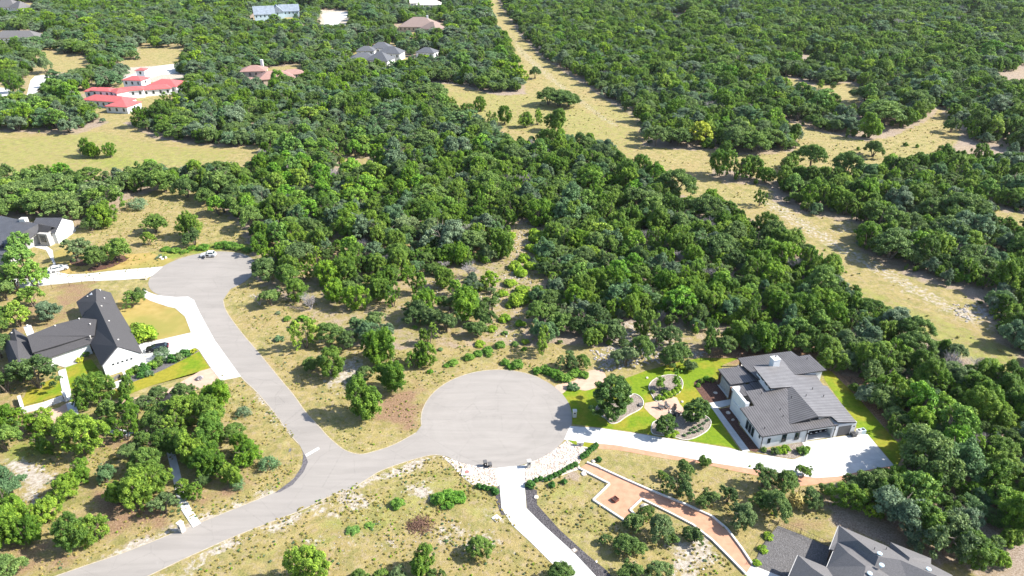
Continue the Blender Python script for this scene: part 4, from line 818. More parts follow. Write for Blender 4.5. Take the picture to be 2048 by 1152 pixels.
# -- the grey roofed house on the right
def F1(cx, cy): return 1420 + cx / 5.009, 690 + cy / 5.009
def grey_house():
    o0 = U(*F1(490, 1040)); H = empty("modern_house", (0, 0, 0), 0, "white modern house with grey ribbed metal roofs on the concrete driveway", "house")
    mm = [M['metal_v'], M['trim']]; mu = [M['metal_u'], M['trim']]; md = [M['metal_u_shade'], M['trim']]
    A = Roof(F1, [(520,920),(300,630),(445,608),(355,462),(435,450),(522,434),(545,460),(768,428),(860,560),(1100,745),(1186,722),(1236,790),(1290,800)], (520, 920), 3.4, 0, .113)
    A.P = A.P[:]; A.slab("roof", mm, H)
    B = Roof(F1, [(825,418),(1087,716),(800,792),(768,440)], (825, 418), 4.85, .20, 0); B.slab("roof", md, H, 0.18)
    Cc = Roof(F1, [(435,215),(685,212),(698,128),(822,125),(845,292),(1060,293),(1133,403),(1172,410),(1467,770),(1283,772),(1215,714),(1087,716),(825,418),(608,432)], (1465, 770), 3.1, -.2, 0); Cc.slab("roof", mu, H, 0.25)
    D = Roof(F1, [(280,130),(815,60),(885,113),(1000,95),(1170,252),(860,297),(700,310),(640,360),(480,340),(335,210)], (280, 130), 3.7, 0, -.02); D.slab("roof", mm, H)
    E = Roof(F1, [(80,240),(335,208),(470,250),(530,350),(450,362),(205,397)], (80, 240), 3.3, 0, .02); E.slab("roof", mm, H)
    G = Roof(F1, [(380,370),(450,362),(530,350),(620,440),(545,458),(455,446)], (450, 362), 3.05, 0, .0); G.slab("roof", mm, H)
    Fp = Roof(F1, [(200,425),(412,386),(460,445),(400,500),(300,520),(290,492),(252,502)], (200, 425), 2.95, 0, .02); Fp.slab("roof", mm, H)
    # body: closed masses behind, walls with openings in front
    u = Vector((math.cos(UA), math.sin(UA))); v = Vector((-u.y, u.x)); O = Vector(o0)
    def L(a, b): p = O + u * a + v * b; return (p.x, p.y)
    w = MB()
    Cc.mass(w, 0.7); 
    cw = MB(); D2 = Roof(F1, [(480,120),(815,75),(885,125),(1000,105),(1150,250),(860,297),(700,310),(560,330)], (280, 130), 3.7, 0, -.02); D2.mass(w, 0.3)
    # hollow front block
    def wall(p, q, h0, h1, ops, th=0.28):
        p = Vector(p); q = Vector(q); Ln = (q - p).length; d = (q - p) / Ln; nn = Vector((-d.y, d.x)) * th
        def seg(s0, s1, z0, z1a, z1b):
            a, b2 = p + d * s0, p + d * s1; w.prism([tuple(a), tuple(b2), tuple(b2 + nn), tuple(a + nn)], z0, [z1a, z1b, z1b, z1a])
        hh = lambda s_: h0 + (h1 - h0) * s_ / Ln
        x = 0
        for (s0, s1, z0, z1) in sorted(ops):
            if s0 > x: seg(x, s0, 0, hh(x), hh(s0))
            if z0 > 0: seg(s0, s1, 0, z0, z0)
            seg(s0, s1, z1, hh(s0), hh(s1)); x = s1
        if x < Ln: seg(x, Ln, 0, hh(x), h1)
    zt = lambda a, b: A.z(*L(a, b)) - 0.24
    wall(L(0, 0), L(15.9, 0), zt(0, 0), zt(15.9, 0), [(10.1, 15.3, 0, 2.55)])
    wall(L(-0.02, 7.3), L(-0.02, 0.29), zt(0, 7.3), zt(0, 0), [])
    w.prism([L(.3, .3), L(9.7, .3), L(9.7, 11), L(.3, 7.2)], 0, 3.1)       # rooms behind the front wall
    w.prism([L(9.72, 6.5), L(15.6, 6.5), L(15.6, 6.8), L(9.72, 6.8)], 0, 3.3)
    w.prism([L(15.6, .29), L(15.9, .29), L(15.9, 7), L(15.6, 7)], 0, 3.3)
    w.prism([L(15.95, 0.05), L(20.35, 0.05), L(20.35, 4), L(15.95, 4)], 0, 2.95)   # single garage bay
    w.prism([L(0.3, 7.6), L(2.2, 7.6), L(2.2, 12.2), L(0.3, 12.2)], 0, 2.6)      # entry
    # raised white parapet block beside the front roof
    w.prism([L(.45, 7.9), L(1.0, 7.9), L(1.0, 12.4), L(.45, 12.4)], 2.0, 5.0)
    w.build("wall", M['stucco'], H)
    cp = MB(); cp.prism([L(.40, 12.3), L(1.9, 12.3), L(1.9, 12.85), L(.40, 12.85)], 4.2, 5.03); cp.prism([L(.42, 7.45), L(1.25, 7.45), L(1.25, 7.88), L(.42, 7.88)], 3.0, 5.03); cp.build("parapet", M['stucco'], H)
    fx = frame_on(L(0, 0), L(1, 0)); 
    window(H, fx, 1.45, 2.05, 1.1, 2.3); window(H, fx, 4.4, 5.4, .9, 2.7); window(H, fx, 7.15, 8.15, .9, 2.7)
    fl = frame_on(L(-0.02, 7.3), L(-0.02, 0))
    for s0 in (1.9, 2.95, 4.0): window(H, fl, s0, s0 + .85, .7, 2.8)
    window(H, fl, 6.5, 6.95, 2.2, 2.8, mull=0)
    g = MB(); g.box(16.55, 19.35, 0.0, 0.06, 0.02, 2.45, 0, frame_on(L(0, 0.02), L(1, 0.02)))
    gd = g.build("garage_door", M['garage'], H); 
    gf = MB(); gf.prism([L(10.1, 0.1), L(15.6, 0.1), L(15.6, 6.4), L(10.1, 6.4)], 0.0, 0.075); gf.build("garage_floor", M['concrete'], H)
    # porches: floor, posts
    pf = MB(); base = [U(*F1(*p)) for p in ((72,400),(190,545),(235,612),(330,640),(420,520),(330,330),(160,350))]; pf.prism(base, 0, 0.14); pf.build("porch_floor", M['concrete'], H)
    pf2 = MB(); pf2.prism([U(*F1(*p)) for p in ((270,215),(430,290),(620,230),(560,150),(300,190))], 0, 0.14); pf2.build("porch_floor", M['concrete'], H)
    for (bx, by, zt_) in ((82,398,3.1),(192,540,3.0),(298,212,3.5)):
        x, y = U(*F1(bx, by)); pm = MB(); pm.box(x - .2, x + .2, y - .2, y + .2, 0, zt_); pm.build("post", M['wood'], H)
    x, y = U(*F1(250, 612)); pm = MB(); pm.box(x - .35, x + .35, y - .35, y + .35, 0, 2.75); pm.build("pillar", M['stucco'], H)
    # recessed front wall painted grey for shade and door behind the porch, clerestory under the high roof
    rc = MB(); P = [U(*F1(*p)) for p in ((150,365),(215,440),(262,500))]
    P = [L(-1.8, 19.0), L(4.6, 19.0), L(4.6, 12.3), L(2.3, 12.3), L(2.3, 14.2), L(-1.0, 14.2)]
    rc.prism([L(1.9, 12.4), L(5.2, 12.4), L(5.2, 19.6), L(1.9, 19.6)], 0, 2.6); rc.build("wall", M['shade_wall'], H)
    e0 = Cc.P[0]; e1 = Cc.P[13]; p0 = Vector((e0.x, e0.y)) + u * .68 - v * .5; p1 = Vector((e1.x, e1.y)) + u * .68 + v * .5
    fm = frame_on(tuple(p0), tuple(p1)); Lc = (p1 - p0).length; zc = Cc.z(p0.x, p0.y)
    for i in range(4): window(H, fm, .3 + i * Lc / 4, (i + 1) * Lc / 4 - .05, 4.25, zc - .55, mull=0, frame='stucco')
    # chimney and roof furniture
    cx, cy = U(*F1(650, 165), 5.2); c = MB(); Mr = Matrix.Translation((cx, cy, 0)) @ Matrix.Rotation(UA, 4, 'Z'); c.box(-.75, .75, -.75, .75, 3.0, 6.0, 0, Mr); c.box(-.82, .82, -.82, .82, 6.0, 6.12, 0, Mr); ch = c.build("chimney", M['stucco'], H)
    c = MB(); c.tube([Mr @ Vector((.2, .3, 6.1)), Mr @ Vector((.2, .3, 6.5))], .16, 8); c.build("flue", M['garage'], ch)
    for (qx, qy, rf) in ((515,490,A),(700,655,A),(545,840,A),(730,720,A),(815,530,B),(1025,445,Cc),(960,515,Cc),(1135,520,Cc),(970,145,D)):
        p = UP(*F1(qx, qy), rf.p0, rf.n); t = MB(); t.tube([p - Vector((0, 0, .05)), p + Vector((0, 0, .42))], .06, 7); t.tube([p + Vector((0, 0, .38)), p + Vector((0, 0, .46))], .11, 7); t.build("roof_vent", M['trim'], H)
    for bz in (0.2, 9.6, 15.6): 
        d = MB(); d.box(bz, bz + .1, -.14, -.03, 0.05, 3.1, 0, fx); d.build("downspout", M['trim'] if bz > 9 else M['garage'], H)
    for bz in (9.85, 15.62, 19.8): d = MB(); d.box(bz, bz + .14, -.16, .0, 1.9, 2.2, 0, fx); d.build("wall_lamp", M['trim'], H)
    return L
GL = grey_house()
# -- generic roofs from corner lists
def roofmesh(name, conv, V, F, mats, parent, th=0.2):
    pos = {k: Vector((*U(*conv(v[0], v[1]), v[2]), v[2])) for k, v in V.items()}; keys = list(pos); ix = {k: i for i, k in enumerate(keys)}; n = len(keys)
    vs = [pos[k] for k in keys] + [pos[k] - Vector((0, 0, th)) for k in keys]; fs = []; ed = {}
    for f in F:
        idx = [ix[k] for k in f]; ar = sum(vs[idx[i]].x * vs[idx[(i + 1) % len(idx)]].y - vs[idx[(i + 1) % len(idx)]].x * vs[idx[i]].y for i in range(len(idx)))
        if ar < 0: idx = idx[::-1]
        tri = geometry.tessellate_polygon([[Vector((vs[i].x, vs[i].y, 0)) for i in idx]])
        for t in tri:
            a, b, c = [idx[i] for i in t]
            if (vs[b].xy - vs[a].xy).cross(vs[c].xy - vs[a].xy) < 0: b, c = c, b
            fs.append((a, b, c)); fs.append((a + n, c + n, b + n))
        for i in range(len(idx)): ed[(idx[i], idx[(i + 1) % len(idx)])] = 1
    for (a, b) in list(ed):
        if (b, a) not in ed: fs.append((b, a, a + n, b + n))
    return mobj(name, vs, fs, mats, parent), pos
# -- the shingled house in the lower right corner
def F3(x, y): return 1480 + x / 4.655, 1010 + y / 4.655
def south_house():
    H = empty("shingled_house", (0, 0, 0), 0, "house with many grey shingled hips beside the gravel yard, bottom right", "house")
    V = dict(a=(920,190,3.0), b=(835,410,3.0), b2=(872,420,3.2), k=(1100,330,4.9), r=(1290,480,6.2), v=(1255,570,5.5), c=(905,345,3.0), m=(1000,440,4.5), n=(1170,570,6.0), q=(1060,402,3.9), ge=(810,575,3.0), ge2=(850,690,4.2), ge3=(900,800,5.4), gn=(1130,800,6.6),
        e=(540,465,3.0), em=(670,585,4.8), en=(870,720,6.0), el=(455,661,3.0), el2=(400,800,3.0), en2=(760,840,6.2), er=(808,578,3.0), er2=(890,690,4.4),
        t=(1390,392,3.2), p=(1400,345,3.6), p1=(1395,392,3.25), p2=(1582,492,5.2), p3=(1570,522,5.1), p4=(1778,550,3.6), p5=(1780,497,3.4), s=(1490,510,6.3), s2=(1815,652,6.9), s3=(1600,800,5.4), s4=(1900,800,7.0), s5=(2050,760,6.0), s6=(1975,652,3.4), w=(1500,850,6.6))
    F = [('a','b','b2','c','q','v','r','k'), ('a','k','r','s','p3','t'), ('c','ge','ge2','ge3','gn','n','m'), ('c','m','n','v','q'), ('e','el','el2','en2','en','em'), ('e','em','en','er2','er'), ('p','p1','p3','p2'), ('p','p2','p3','p4','p5'), ('r','v','n','gn','w','s3','s'), ('s','s3','s4','s2'), ('s','s2','s5','s6','p4','p3')]
    _, pos = roofmesh("roof", F3, V, F, [M['shingle_grey']], H, 0.2)
    P = [pos[k] for k in ('a','b','c','ge','er','e','el','el2')]; P = [(p.x, p.y) for p in P] + [(44, 56), (70, 60), (pos['s6'].x, pos['s6'].y), (pos['p5'].x, pos['p5'].y), (pos['t'].x, pos['t'].y)]
    b = MB(); b.prism(offset_poly(P, 0.5), 0, 2.75); b.build("wall", M['tanwall'], H)
    gt = MB()
    for (i, j) in (('a','b'), ('c','ge'), ('e','el')): gt.tube([pos[i] + Vector((-.06, 0, -.08)), pos[j] + Vector((-.06, 0, -.08))], .07, 6)
    gt.build("gutter", M['curb'], H)
    for (x, y, z) in ((1300,455,6.0),(1318,562,6.2),(1208,640,6.2),(1755,600,6.1)):
        px, py = F3(x, y); X, Y = U(px, py, z + .1); t = MB(); t.tube([(X, Y, z - .3), (X, Y, z + .12)], [.17, .17], 12); t.tube([(X, Y, z + .12), (X, Y, z + .24), (X, Y, z + .3)], [.36, .36, .12], 14); t.build("roof_turbine", M['bluewall'], H)
    for (x, y, z) in ((1250,412,5.4),(1360,412,4.6)):
        X, Y = U(*F3(x, y), z); t = MB(); t.tube([(X, Y, z - .1), (X, Y, z + .45)], .05, 6); t.build("roof_vent", M['trim'], H)
south_house()
# -- the white house with black shingle roofs, left
def F2(x, y): return x / 5.009, 560 + y / 5.009
def white_house():
    H = empty("white_gabled_house", (0, 0, 0), 0, "long white house with black shingle gables and clipped shrubs, left", "house")
    V = dict(rf=(1170,665,6.5), rb=(957,212,6.5), lf=(1012,861,2.9), l2=(905,640,2.9), lb=(822,372,2.9), ef=(1430,735,2.9), e2=(1290,458,2.9), e2b=(1305,440,2.9), eb=(1165,252,2.95))
    roofmesh("roof", F2, V, [('rf','lf','l2','lb','rb'), ('rf','rb','eb','e2','ef')], [M['shingle_black']], H, .18)
    V = dict(a=(960,85,5.9), b=(1018,222,5.6), b2=(965,215,5.7), c=(820,365,2.9), d=(763,220,2.9), e=(1110,125,2.9), f=(1168,252,2.9), g=(900,120,4.6))
    roofmesh("roof", F2, V, [('a','g','d','c','b2'), ('a','b2','b','f','e')], [M['shingle_black']], H, .18)
    V = dict(a=(270,560,6.0), b=(570,440,6.0), b1=(820,380,5.9), c=(968,395,5.5), d=(945,556,4.15), e=(860,568,4.15), f=(325,728,4.15))
    _, pb = roofmesh("roof", F2, V, [('a','b','b1','c','d','e','f')], [M['shingle_black']], H, .16)
    V = dict(a=(430,690,3.9), b=(860,574,3.9), b2=(945,560,3.9), c=(920,632,2.9), d=(480,782,2.9), e=(400,800,2.9), f=(330,728,3.85))
    _, pl = roofmesh("roof", F2, V, [('f','a','b','b2','c','d','e')], [M['shingle_black']], H, .16)
    V = dict(r0=(140,485,5.2), r1=(170,610,5.0), x0=(272,570,3.6), l0=(20,600,3.0), r2=(85,603,4.9), r3=(190,830,4.9), rr=(335,735,3.0), rx=(330,800,3.0), l1=(110,900,3.0))
    roofmesh("roof", F2, V, [('r0','x0','r1'), ('r0','r1','r2','l0'), ('r1','x0','rr','rx','r3','r2'), ('r2','r3','l1','l0')], [M['shingle_black']], H, .16)
    # bodies
    w = MB(); ax = Vector((-.61, .79)); pr = Vector((-.79, -.61)); o = Vector((-86.2, 124.3))
    def gable_body(o, ax, pr, t0, t1, hw, ze, zr):
        q = [(-hw, 0), (hw, 0), (hw, ze), (0, zr), (-hw, ze)]; Vv = []
        for t in (t0, t1):
            for (s_, z) in q: p = o + ax * t + pr * s_; Vv.append((p.x, p.y, z))
        w.add(Vv, [(0, 1, 2, 3, 4), (9, 8, 7, 6, 5)] + [((i + 1) % 5, i, i + 5, (i + 1) % 5 + 5) for i in range(5)])
    gable_body(o, ax, pr, .15, 25, 3.85, 2.85, 6.15); gable_body(o, ax, pr, 25, 33, 3.6, 2.7, 5.3)
    P = [pb[k] for k in ('a', 'b1')] + [pl[k] for k in ('c', 'd', 'e')]; P = offset_poly([(p.x, p.y) for p in P], .5); w.prism(P, 0, 2.75)
    P = [U(*F2(*p), 3) for p in ((85,560),(230,590),(320,735),(190,850),(60,720))]; w.prism(offset_poly(P, .5), 0, 2.8)
    w.build("wall", M['stucco'], H)
    # clerestory strips
    a, b = pb['f'], pb['e']; p0 = Vector((a.x, a.y)); p1 = Vector((b.x, b.y)); fm = frame_on(tuple(p0.lerp(p1, 0) + Vector((.0, .22))), tuple(p1 + Vector((.0, .22)))); Lc = (p1 - p0).length
    window(H, fm, Lc * .18, Lc * .53, 3.72, 4.08, mull=0); window(H, fm, Lc * .76, Lc * .99, 3.72, 4.08, mull=0)
    # gable windows
    g0 = o + ax * .15; nrm = Vector((-ax.x, -ax.y, 0)); fw = frame_on(tuple(g0 + pr * 3.85), tuple(g0 - pr * 3.85))
    for (x, y) in ((1135,845),(1182,831),(1227,816),(1272,802),(1317,788)):
        p = UP(*F2(x, y), (g0.x, g0.y, 0), nrm); s_ = (Vector((p.x, p.y)) - (g0 + pr * 3.85)).length; window(H, fw, s_ - .2, s_ + .2, p.z - .17, p.z + .2, mull=0)
    ch = MB(); X, Y = U(*F2(300, 530), 5.4); Mr = Matrix.Translation((X, Y, 0)) @ Matrix.Rotation(R(37), 4, 'Z'); ch.box(-.7, .7, -.6, .6, 0, 7.0, 0, Mr); c = ch.build("chimney", M['stucco'], H)
    t = MB(); t.tube([(X, Y + .1, 7.0), (X, Y + .1, 7.5)], .22, 10); t.build("flue", M['curb'], c)
    # timber and stone walls facing the courtyard
    b = MB(); p = [U(*F2(*q)) for q in ((748,745),(860,700))]
    for (x, y, z) in ((1020,268,5.8),(1095,418,5.6),(1188,606,5.6),(1005,105,5.2),(1048,188,4.6),(905,447,5.2),(905,572,4.2),(795,395,5.8),(555,465,5.8),(880,172,4.4),(120,538,4.6)):
        X, Y = U(*F2(x, y), z); t = MB(); t.tube([(X, Y, z - .5), (X, Y, z + .25)], .09, 7); t.tube([(X, Y, z + .2), (X, Y, z + .34)], .17, 8); t.build("roof_vent", M['curb'], H)
    b = MB(); q = [Vector(p_) for p_ in ((-98.4, 131.2), (-94.9, 134.1))]; b.prism([tuple(q[0]), tuple(q[1]), (q[1].x - .3, q[1].y + .35), (q[0].x - .3, q[0].y + .35)], 0, 2.7); b.build("timber_wall", M['wood'], H)
    f = MB(); p = U(*F2(735, 770)); f.box(-.25, .25, -.9, .9, 0, 2.4, 0, Matrix.Translation((*p, 0)) @ Matrix.Rotation(R(30), 4, 'Z')); f.build("stone_fin", M['stucco'], H)
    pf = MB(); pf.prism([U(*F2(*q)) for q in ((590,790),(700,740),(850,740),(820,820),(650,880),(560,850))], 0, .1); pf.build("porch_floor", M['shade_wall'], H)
white_house()
# -- the dark ribbed roofs at the left edge
def F4(x, y): return x / 7.2, 420 + y / 7.2
def left_house():
    H = empty("dark_roofed_house", (0, 0, 0), 0, "white house with dark ribbed metal roof cut off by the left edge", "house")
    V = dict(a=(-250,30,6.6), b=(0,80,6.5), c=(300,142,6.5), d=(548,200,6.3), d2=(555,300,4.3), e=(520,345,3.6), e2=(410,405,3.5), f=(350,395,4.0), g=(380,470,3.3), h=(150,690,3.2), h2=(160,650,3.5), i=(0,640,3.6), j=(-250,650,3.4))
    _, P = roofmesh("roof", F4, V, [('a','b','c','d','d2','e','e2','g','h','i','j')], [M['metal_far']], H, .2)
    V = dict(a=(255,335,5.0), b=(385,262,5.0), c=(540,325,3.7), d=(415,415,3.5))
    roofmesh("roof", F4, V, [('a','b','c','d')], [M['metal_far']], H, .15)
    V = dict(a=(550,200,6.0), b=(745,238,5.6), c=(690,325,4.0), d=(556,308,4.2), e=(845,262,4.2), f=(640,190,4.6))
    roofmesh("roof", F4, V, [('a','b','c','d'), ('a','f','e','b')], [M['shingle_black']], H, .12)
    V = dict(a=(25,450,4.6), b=(130,462,5.0), c=(235,485,4.6), d=(170,600,3.2), e=(60,560,3.4))
    roofmesh("roof", F4, V, [('a','b','c','d','e')], [M['metal_far']], H, .12)
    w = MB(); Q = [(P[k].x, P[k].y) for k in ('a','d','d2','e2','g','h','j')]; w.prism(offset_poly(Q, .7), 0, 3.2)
    w.prism([(-144.2, 189.2), (-141.0, 188.6), (-140.6, 191.4), (-144.0, 191.6)], 0, 4.0); w.build("wall", M['shade_wall'], H)
    w = MB(); q = [(190.6, 0), (200, 0), (200, 3.6), (195.6, 6.3), (190.6, 3.9)]; w.add([(x, y, z) for x in (-139.6, -147) for (y, z) in q], [(4, 3, 2, 1, 0), (5, 6, 7, 8, 9)] + [(i, (i + 1) % 5, (i + 1) % 5 + 5, i + 5) for i in range(5)]); w.build("white_wall", M['stucco'], H)
    rr_ = MB(); rr_.add([(-139.2, 190.2, 3.75), (-147.5, 190.2, 3.75), (-147.5, 195.6, 6.5), (-139.2, 195.6, 6.5), (-139.2, 200.5, 3.5), (-147.5, 200.5, 3.5)] + [(-139.2, 190.2, 3.6), (-147.5, 190.2, 3.6), (-139.2, 200.5, 3.35), (-147.5, 200.5, 3.35)], [(0, 3, 2, 1), (3, 4, 5, 2), (0, 1, 7, 6), (5, 4, 8, 9)]); rr_.build('roof', M['metal_far'], H)
    fm = frame_on((-144.2, 189.2), (-141.0, 188.6)); window(H, fm, .7, 1.5, 1.3, 3.4, mull=2); window(H, fm, 1.7, 2.5, 1.3, 3.4, mull=2)
    c = MB(); X, Y = U(*F4(345, 160), 6.3); c.box(X - .9, X + .9, Y - .8, Y + .8, 4, 7.3); c.build("chimney", M['curb'], H)
left_house()
# -- distant houses: hipped blocks
def hip(b, X, Y, ang, L, W, ze, zr, z0=0.0, gable=False, ov=0.5):
    """b: dict of MB for wall and roof"""
    Mx = Matrix.Translation((X, Y, 0)) @ Matrix.Rotation(ang, 4, 'Z'); b['w'].box(-L / 2, L / 2, -W / 2, W / 2, z0, ze, 0, Mx)
    l, w = L / 2 + ov, W / 2 + ov; r = max(0.2, l - w) if not gable else l; t = .18
    V = [(-l, -w, ze), (l, -w, ze), (l, w, ze), (-l, w, ze), (-r, 0, zr), (r, 0, zr), (-l, -w, ze - t), (l, -w, ze - t), (l, w, ze - t), (-l, w, ze - t)]
    F = [(0, 1, 5, 4), (2, 3, 4, 5), (1, 2, 5), (3, 0, 4), (9, 8, 7, 6), (0, 6, 7, 1), (1, 7, 8, 2), (2, 8, 9, 3), (3, 9, 6, 0)]
    b['r'].add([Mx @ Vector(v) for v in V], F)
    return Mx
def far_house(name, label, roof, wall, blocks, wins=(), chim=()):
    X0, Y0 = U(blocks[0][0], blocks[0][1]); H = empty(name, (0, 0, 0), 0, label, "house"); n = 0
    for (px, py, ang, L, W, ze, zr, *g) in blocks:
        b = dict(w=MB(), r=MB()); X, Y = U(px, py); Mx = hip(b, X, Y, R(ang), L, W, ze, zr, gable=bool(g)); b['w'].build("wall", M[wall], H); b['r'].build("roof", M[roof], H)
        k = int(L // 3.4)
        for i in range(k):
            x = -L / 2 + (i + .5) * L / k; window(H, Mx @ Matrix.Translation((0, -W / 2, 0)), x - .55, x + .55, max(.8, ze - 2.4), ze - .8, mull=1); n += 1
        if W > 6: window(H, Mx @ Matrix.Translation((L / 2, 0, 0)) @ Matrix.Rotation(R(90), 4, 'Z'), -.6, .6, max(.8, ze - 2.4), ze - .8)
    for (px, py, z) in chim:
        X, Y = U(px, py); c = MB(); c.box(X - .7, X + .7, Y - .6, Y + .6, 0, z); c.box(X - .8, X + .8, Y - .7, Y + .7, z, z + .2); c.build("chimney", M['stucco'], H)
FAR = []
def fh(*a, **k): FAR.append((a, k)); far_house(*a, **k)
fh("red_tiled_house", "white villa of several wings under red tile roofs", 'tile_red', 'stucco', [(222,211,-14,25,9,3.4,5.4),(250,221,-10,12,11,3.4,5.4),(193,199,8,7,6,5.2,6.6),(214,200,-10,11,6,5.6,6.8),(243,202,-38,8,6,5.4,6.8),(263,195,20,14,6,4.4,5.8),(278,181,-8,11,8,6.6,8.2),(310,189,20,18,7,3.6,5.2),(337,181,-6,18,13,3.8,6.4),(287,154,0,5,5,4.5,5.6)])
fh("brown_tiled_house", "house with two brownish pink hipped roofs and a white chimney", 'tile_pink', 'tanwall', [(512,161,10,14,11,6.5,9.0),(502,172,-5,7,6,3.5,5),(552,167,25,20,13,4.2,7.6),(585,160,30,14,9,4.2,6.4)], chim=[(529,156,10.6)])
fh("slate_roofed_house", "large house with many pointed slate grey roofs among the oaks", 'shingle_slate', 'stucco', [(728,128,5,16,11,4.2,7.4),(762,131,-15,15,12,4.2,8.8),(783,118,-10,16,11,4.6,8.4),(764,108,0,14,10,4.6,8.2),(734,112,0,12,9,4.2,6.8)])
fh("slate_roofed_garage", "small slate roofed outbuilding right of the larger slate roofed house", 'shingle_slate', 'stucco', [(855,113,-15,13,9,3.4,6.2)])
fh("tan_roofed_house", "wide house with one tan hipped roof near the top edge", 'shingle_tan', 'tanwall', [(840,60,-3,32,22,4.0,10.5),(866,66,-30,16,14,4.0,9.0)], chim=[(856,60,11.5)])
fh("white_roofed_house", "house with bright white roof at the top edge", 'curb', 'stucco', [(858,19,0,24,18,5.5,11.0),(834,14,10,14,12,4.5,8,1)])
fh("blue_roofed_house", "pale blue house with steep blue gables near the top left", 'metal_blue', 'bluewall', [(531,42,20,18,12,6.5,13,1),(556,36,-70,14,11,6.0,11.5,1),(580,33,15,18,12,5.5,11,1)])
fh("dark_hipped_house", "dark grey hipped roof showing between trees at the far left", 'shingle_grey', 'stucco', [(40,84,3,34,14,4.2,8.5),(8,84,-10,14,12,4,7)])
fh("grey_gabled_house", "grey roofed house with white wall in the top left corner", 'shingle_grey', 'stucco', [(22,25,-5,26,18,6.0,12.5),(46,27,-30,18,14,6.0,11.5)])
# ---------------------------------------------------------------- shrubs, clipped bushes, grasses
def bush_mesh(name, mat, Rr, H, sx, sy, dens, up, n, seed, tuft=False):
    r_ = np.random.default_rng(seed); B = []
    for i in range(n):
        a = r_.uniform(0, 6.28); q = r_.random() ** .5
        if tuft: B.append(((Rr * .35 * q * math.cos(a), Rr * .35 * q * math.sin(a), H * r_.uniform(.3, .6)), Rr * r_.uniform(.45, .75), r_.choice([.85, 1, 1.15])))
        else:
            z = H * math.sqrt(max(.05, 1 - q * q * .9)) * r_.uniform(.4, .85); B.append(((Rr * .78 * q * math.cos(a), Rr * .78 * q * math.sin(a), z), min(Rr, H) * r_.uniform(.22, .36), r_.choice([.8, 1, 1.2])))
    return foliage_mesh(name, B, r_, mat, sx, sy, dens, up, 1.0)
M['weed'] = leaf_mat('weed_foliage', [(0.085,0.20,0.02),(0.10,0.20,0.03),(0.12,0.22,0.03)])
BUSH = dict(
    hedge=bush_mesh("clipped_bush", M['hedge'], .75, 1.1, .06, .08, 700, .3, 26, 1),
    weed=bush_mesh("weedy_bush", M['weed'], 1.3, 1.7, .045, .26, 300, .9, 30, 2),
    lime=bush_mesh("lime_bush", M['lime'], 1.3, 1.5, .07, .16, 320, .7, 30, 3),
    grass=bush_mesh("grass_clump", M['lime'], .45, .5, .03, .16, 500, .8, 6, 4, True),
    yellow=bush_mesh("yellow_bush", M['yellow'], .8, 1.0, .07, .09, 520, .3, 22, 5),
    green=bush_mesh("green_bush", M['bright'], 1.0, 1.1, .06, .09, 480, .3, 26, 6),
    dark=bush_mesh("dark_bush", M['oak'], 1.1, 1.4, .07, .10, 420, .3, 28, 7),
    sage=bush_mesh("sage_bush", M['sage'], .8, .8, .06, .1, 420, .4, 22, 8),
    brush=bush_mesh("grey_brush", M['greybrush'], 1.2, 1.3, .03, .28, 200, .5, 22, 9),
    sparse=bush_mesh("sparse_bush", M['sage'], 2.0, 2.6, .05, .16, 90, .6, 30, 10),
    straw=bush_mesh("straw_tuft", M['strawgrass'], .32, .38, .022, .17, 380, .8, 4, 11, True),
    juni=bush_mesh("young_juniper", M['juniper'], .9, 1.6, .06, .14, 420, .8, 30, 12))
rb = random.Random(4); bush_labels = {}
def bush(kind, px, py, w, label, group=None, cat="shrub", hs=1.0, name=None, z=0.0):
    me = BUSH[kind]; x, y = U(px, py); base = dict(hedge=.75, weed=1.3, lime=1.3, grass=.45, yellow=.8, green=1.0, dark=1.1, sage=.8, brush=1.2, sparse=2.0, straw=.32, juni=.9)[kind]
    s = (w / 2 / ppm(px, py)) / base; o = bpy.data.objects.new(name or dict(hedge="clipped_bush", grass="ornamental_grass", weed="weedy_shrub", brush="bare_shrub").get(kind, "shrub"), me); C.objects.link(o)
    o.location = (x, y, z); o.rotation_euler = (0, 0, rb.uniform(0, 6.28)); o.scale = (s, s, s * hs); return tag(o, label, cat, group)
def row(kind, pts, w, labels, group, cat="shrub", hs=1.0):
    for i, (x, y) in enumerate(pts): bush(kind, x, y, w * rb.uniform(.88, 1.14), labels if isinstance(labels, str) else labels[i], group, cat, hs)
row('hedge', [(1072,962),(1081,959),(1091,961),(1101,957),(1110,952),(1118,948),(1127,943),(1135,938),(1143,935),(1150,931)], 13, "clipped round bush in the hedge below the right rock bed", "hedge along the right rock apron", hs=.95)
bush('hedge', 1060, 972, 22, "large clipped round bush where the rock bed meets the driveway", "hedge along the right rock apron", hs=.85)
row('hedge', [(1166,916),(1172,911),(1177,906),(1182,901),(1187,897),(1192,892)], 14, "clipped bush in the short hedge ending at the small green strip", "short hedge right of the rock bed", hs=.95)
bush('hedge', 1104, 972, 16, "round bush in dry grass below the hedge, left of its neighbour"); bush('hedge', 1128, 966, 14, "small round bush in dry grass below the middle of the hedge"); bush('hedge', 1197, 921, 14, "round bush behind the white boulder at the path head")
row('hedge', [(957,975),(968,977),(977,979),(986,981)], 13, "dark clipped bush under the left rock apron", "bushes under the left rock apron")
bush('hedge', 990, 986, 18, "largest dark bush at the left rock apron corner", "bushes under the left rock apron")
